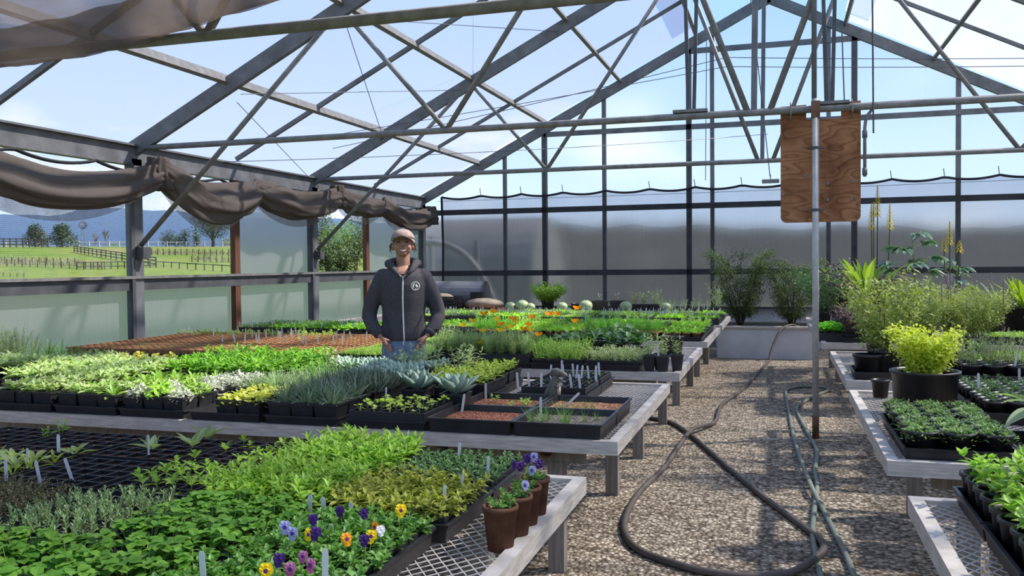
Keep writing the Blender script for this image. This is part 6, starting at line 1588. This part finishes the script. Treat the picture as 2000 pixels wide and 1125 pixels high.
for k, (px, r, h, w, m_, kd, lab) in enumerate(((640,70,4.6,2.2,M['pine'],'cone','dark pointed conifer seen through the open window past the second post'),(628,56,3.8,2.2,M['oak'],'round','dark evergreen at the left edge of the open window'),
      (662,52,3.0,2.4,M['tree_green'],'round','bright green rounded tree in the open window'),(694,50,2.5,2.0,M['oak'],'round','dark green tree at the right side of the open window'),(680,75,3.6,2.6,M['tree_green'],'round','pale green tree rising behind the bright rounded one'),
      (705,72,4.0,2.4,M['pine'],'round','dark tree behind the timber stud at the window edge'),(640,44,1.9,1.9,M['oak'],'round','low dark bush under the conifer'),(668,42,1.6,1.8,M['oak'],'round','low dark bush under the bright tree'),(735,60,4,4,M['oak'],'round','dark tree dimly seen behind frosted panel'))):
    tree(lab, at_dist(px,r), h*.95, w, m_, 1600, .14, .13, kd, 'window_tree')
# windmill
p = at_dist(163,150); t = thing('windmill', 'small farm windmill standing on the far field before the mountains', 'windmill', p, .8)
hh = PR(163,440,150)[2]-p[2]; bb = MB()
for sx in (-1,1):
    for sy in (-1,1): bb.tube([(sx*.45,sy*.45,0),(sx*.06,sy*.06,hh)], .035, 5)
for k in range(1,5):
    u = k/5; w = .45*(1-u)+.06*u
    for a, b_ in (((-w,-w),(w,-w)),((w,-w),(w,w)),((w,w),(-w,w)),((-w,w),(-w,-w))): bb.tube([(a[0],a[1],hh*u),(b_[0],b_[1],hh*u)], .02, 4)
part('tower', bb.mesh('tower', M['steel']), t)
bb = MB()
for k in range(14):
    a = A2*k/14; c, s = math.cos(a), math.sin(a); bb.add([(.15*c,-.30,.15*s),(.62*c-.10*s,-.34,.62*s+.10*c),(.62*c+.12*s,-.26,.62*s-.12*c)], [(0,1,2)])
bb.tube([(0,-.3,0),(0,.25,0)], .05, 6); part('wheel', bb.mesh('wheel', M['steel_dark']), t, (0,0,hh))
bb = MB(); bb.box((-.01,.25,-.05),(.01,1.1,.05)); bb.box((-.012,.75,-.28),(.012,1.25,.28)); part('tail_vane', bb.mesh('tail_vane', M['white_paint']), t, (0,0,hh))
# fences
M['fence_dark'] = plain('dark_fence_timber', (.05,.04,.035), .9); M['fence_white'] = plain('pale_fence_timber', (.42,.40,.38), .9); M['vine_twig'] = leafmat('dry_vine_twig', (.14,.10,.08), (.25,.20,.16), tr=.1)
def fence(label, ends, n, h, rails, m, group=None):
    D_ = (math.hypot(*ends[0][:2])+math.hypot(*ends[1][:2]))/2; g_ = D_/140; h = h*g_; rails = [r*g_ for r in rails]
    A = np.array(ends[0]); B = np.array(ends[1]); t = thing('field_fence', label, 'fence', tuple(A), 0, group); P = []
    for k in range(n+1):
        q = A+(B-A)*k/n; z = terr(q[0], q[1]); P.append(np.array([q[0]-A[0], q[1]-A[1], z-A[2]])); bb = MB(); bb.box((-.06*g_,-.06*g_,-.1),(.06*g_,.06*g_,h)); part('post', bb.mesh('post', m), t, tuple(P[-1]))
    for r in rails:
        bb = MB()
        for k in range(n): bb.bar(P[k]+np.array([0,0,r]), P[k+1]+np.array([0,0,r]), .05*g_, .12*g_)
        part('rail', bb.mesh('rail', m), t)
fence('pale rail fence along the far edge of the field', (at_dist(-30,146), at_dist(470,146)), 26, 1.25, (.5,1.1), M['fence_white'])
fence('dark rail fence at the left end of the field rise', (at_dist(-30,120), at_dist(95,120)), 10, 1.2, (.35,.75,1.1), M['fence_dark'])
fence('dark rail fence running down the slope from the bushes to the corner', (hit(145,493), hit(305,522)), 16, 1.15, (.35,.75,1.08), M['fence_dark'])
fence('dark rail fence turning back from the slope corner', (hit(150,527), hit(305,523)), 12, 1.1, (.4,1.0), M['fence_dark'])
fence('thin wire-like dark fence crossing below the broad tree', (hit(305,522), hit(470,533)), 10, 1.0, (.9,), M['fence_dark'])
def vinerow(label, A, B, n, hgt):
    A = np.array(A); B = np.array(B); t = thing('vine_row', label, 'vineyard row', tuple(A), 0, 'dry vineyard rows'); q = random.Random(n); bb = MB(); hgt *= (math.hypot(A[0],A[1])+math.hypot(B[0],B[1]))/2/140; s_w = hgt/16
    for k in range(n*60):
        u = q.random(); p = A+(B-A)*u; z = terr(p[0], p[1]); s = np.array([p[0]-A[0]+q.uniform(-.2,.2), p[1]-A[1]+q.uniform(-.2,.2), z-A[2]])
        bb.leaf(s+np.array([0,0,q.uniform(0,.3)]), q.uniform(0,A2), q.uniform(.3,1.4), hgt*q.uniform(.4,1.2), .05*hgt, 'strap', 2, .5, 0, 0)
    part('twigs', bb.mesh('twigs', M['vine_twig']), t, kind='stuff')
    for k in range(n): p = A+(B-A)*k/n; bb = MB(); bb.box((-s_w,-s_w,-.1),(s_w,s_w,hgt*1.25)); part('stake', bb.mesh('stake', M['fence_dark']), t, (p[0]-A[0], p[1]-A[1], terr(p[0],p[1])-A[2]))
vinerow('dry vineyard row low in the left window', hit(-30,519), hit(215,527), 16, .8)
vinerow('dry vineyard row just behind the lower one', hit(-30,514), hit(160,519), 14, .8)
vinerow('short dry vineyard row on the upper slope below the broad tree', hit(285,498), hit(470,500), 16, .8)
vinerow('dry vineyard row on the slope at the timber stud', hit(375,512), hit(470,513), 8, .8)
vinerow('nearest dry vineyard row at the bottom of the left window', hit(-20,540), hit(60,542), 6, .5)
# dark hillside and hoop house behind the gable
M['hill'] = plain('dark_brush_hill', (.035,.035,.03), .95, 0, .05, .35, .35)
v = []; f = []; n = 60
for i in range(n+1):
    px = 760+1600*i/n; y = 440+4*math.sin(i*.5)+3*math.sin(i*1.3)+ (6 if px > 1250 else 0)
    top = PR(px, y, 46); 
    for k in range(5):
        u = k/4; p = PR(px, y, 46-16*u); v.append((p[0], p[1], top[2]*(1-u)**.8+.05-.3*(k == 4)))
for i in range(n):
    for k in range(4): a = i*5+k; f.append((a,a+1,a+6,a+5))
bb = MB(); bb.add(v, f); struct('hill', bb.mesh('hill', M['hill'], True), 'dark brushy hillside behind the gable wall', 'hill')
M['hoop_skin'] = plain('grey_hoop_cover', (.11,.105,.105), .6, 0, .3, .2, 1.5)
q0, q1, qt = PY(775,600,23), PY(1062,600,23), PY(900,427,23); t = thing('hoop_house', 'dark low hoop house dimly seen through the gable wall', 'hoop house', ((q0[0]+q1[0])/2,24.5,0))
hw = (q1[0]-q0[0])/2; bb = MB(); rings = []
for x in (-hw, hw): rings.append([(x, 1.9*math.cos(PI*j/16), max(-.05, (qt[2]-.6)*math.sin(PI*j/16)**.7+(.6 if 0 < j < 16 else 0))) for j in range(17)])
bb.loft(rings); part('cover', bb.mesh('cover', M['hoop_skin']), t)
bb = MB(); bb.tube([(-hw,-.3,qt[2]+.01),(hw,-.3,qt[2]+.01)], .03, 6); part('ridge_pole', bb.mesh('ridge_pole', M['white_paint']), t)
bb = MB(); pts = [PY(x, y, 17.6) for x, y in ((790,478),(845,474),(880,480),(910,496),(935,522),(955,555),(975,600),(985,640))]; bb.tube(smooth(pts), .07, 8)
solo('hoop_arch', bb.mesh('hoop_arch', M['steel_dark'], True), 'dark curved hoop pipe just outside the gable wall', 'arch')
for k, px in enumerate((850, 937)):
    bb = MB(); a = PY(px, (462,470)[k], 17.9); bb.box((a[0]-.05,17.85,-.05),(a[0]+.05,17.95,a[2])); solo('outdoor_post', bb.mesh('outdoor_post', M['steel_dark']), 'dark upright post outside the gable, %s of two by the hoop' % ORD[k], 'post', group='posts by the hoop')

# ============================================================ light, sky, camera, view
sd = bpy.data.lights.new('sun', 'SUN'); sd.energy = 7.5; sd.angle = .035; sd.color = (1,.93,.82)
so = bpy.data.objects.new('sun', sd); COL.objects.link(so); SUN = Vector((.60,.30,.78)).normalized()
so.rotation_euler = SUN.to_track_quat('Z', 'Y').to_euler(); so.location = (8,4,20)
w = bpy.data.worlds.new('sky'); SC.world = w; w.use_nodes = True; nt = w.node_tree; nt.nodes.clear()
out = nt.nodes.new('ShaderNodeOutputWorld'); bg = nt.nodes.new('ShaderNodeBackground'); bg.inputs['Strength'].default_value = 1.0
tc = nt.nodes.new('ShaderNodeTexCoord'); sp_ = nt.nodes.new('ShaderNodeSeparateXYZ'); L(nt, tc, 'Generated', sp_, 'Vector')
r = ramp(nt, sp_, 'Z', [(0,(.72,.84,1.0)),(.06,(.60,.76,1.0)),(.25,(.32,.53,.93)),(1,(.20,.34,.70))])
mp = nt.nodes.new('ShaderNodeMapping'); mp.inputs['Scale'].default_value = (1,1,3.5); L(nt, tc, 'Generated', mp, 'Vector')
n = noise(nt, 5.5, 7, (mp, 'Vector'), .6); cr = ramp(nt, n, 'Fac', [(.54,(0,0,0)),(.72,(1,1,1))])
mx = nt.nodes.new('ShaderNodeMix'); mx.data_type = 'RGBA'; lo = ramp(nt, sp_, 'Z', [(.12,(1,1,1)),(.22,(0,0,0))]); mm = nt.nodes.new('ShaderNodeMath'); mm.operation = 'MULTIPLY'; L(nt, cr, 'Color', mm, 0); L(nt, lo, 'Color', mm, 1); L(nt, mm, 'Value', mx, 'Factor'); L(nt, r, 'Color', mx, 'A'); mx.inputs['B'].default_value = (.95,.97,1.0,1)
L(nt, mx, 'Result', bg, 'Color'); L(nt, bg, 'Background', out, 'Surface')
cam = bpy.data.cameras.new('camera'); cam.sensor_width = 36; cam.sensor_fit = 'HORIZONTAL'; cam.lens = FPX*36/2000; cam.clip_start = .05; cam.clip_end = 6000
co = bpy.data.objects.new('camera', cam); COL.objects.link(co)
mw = Matrix.Identity(4)
for i in range(3): mw[i][0] = AR[i]; mw[i][1] = AU[i]; mw[i][2] = -AF[i]
mw[2][3] = EYE; co.matrix_world = mw; SC.camera = co
vs_ = SC.view_settings; SC.display_settings.display_device = 'sRGB'; vs_.view_transform = 'Standard'; vs_.look = 'None'; vs_.gamma = 1; vs_.use_curve_mapping = False; vs_.exposure = .58
cy = SC.cycles; cy.max_bounces = 8; cy.transparent_max_bounces = 24; cy.diffuse_bounces = 3; cy.glossy_bounces = 2; cy.transmission_bounces = 6; cy.volume_bounces = 0; cy.use_denoising = True
cy.caustics_reflective = False; cy.caustics_refractive = False; cy.sample_clamp_indirect = 6
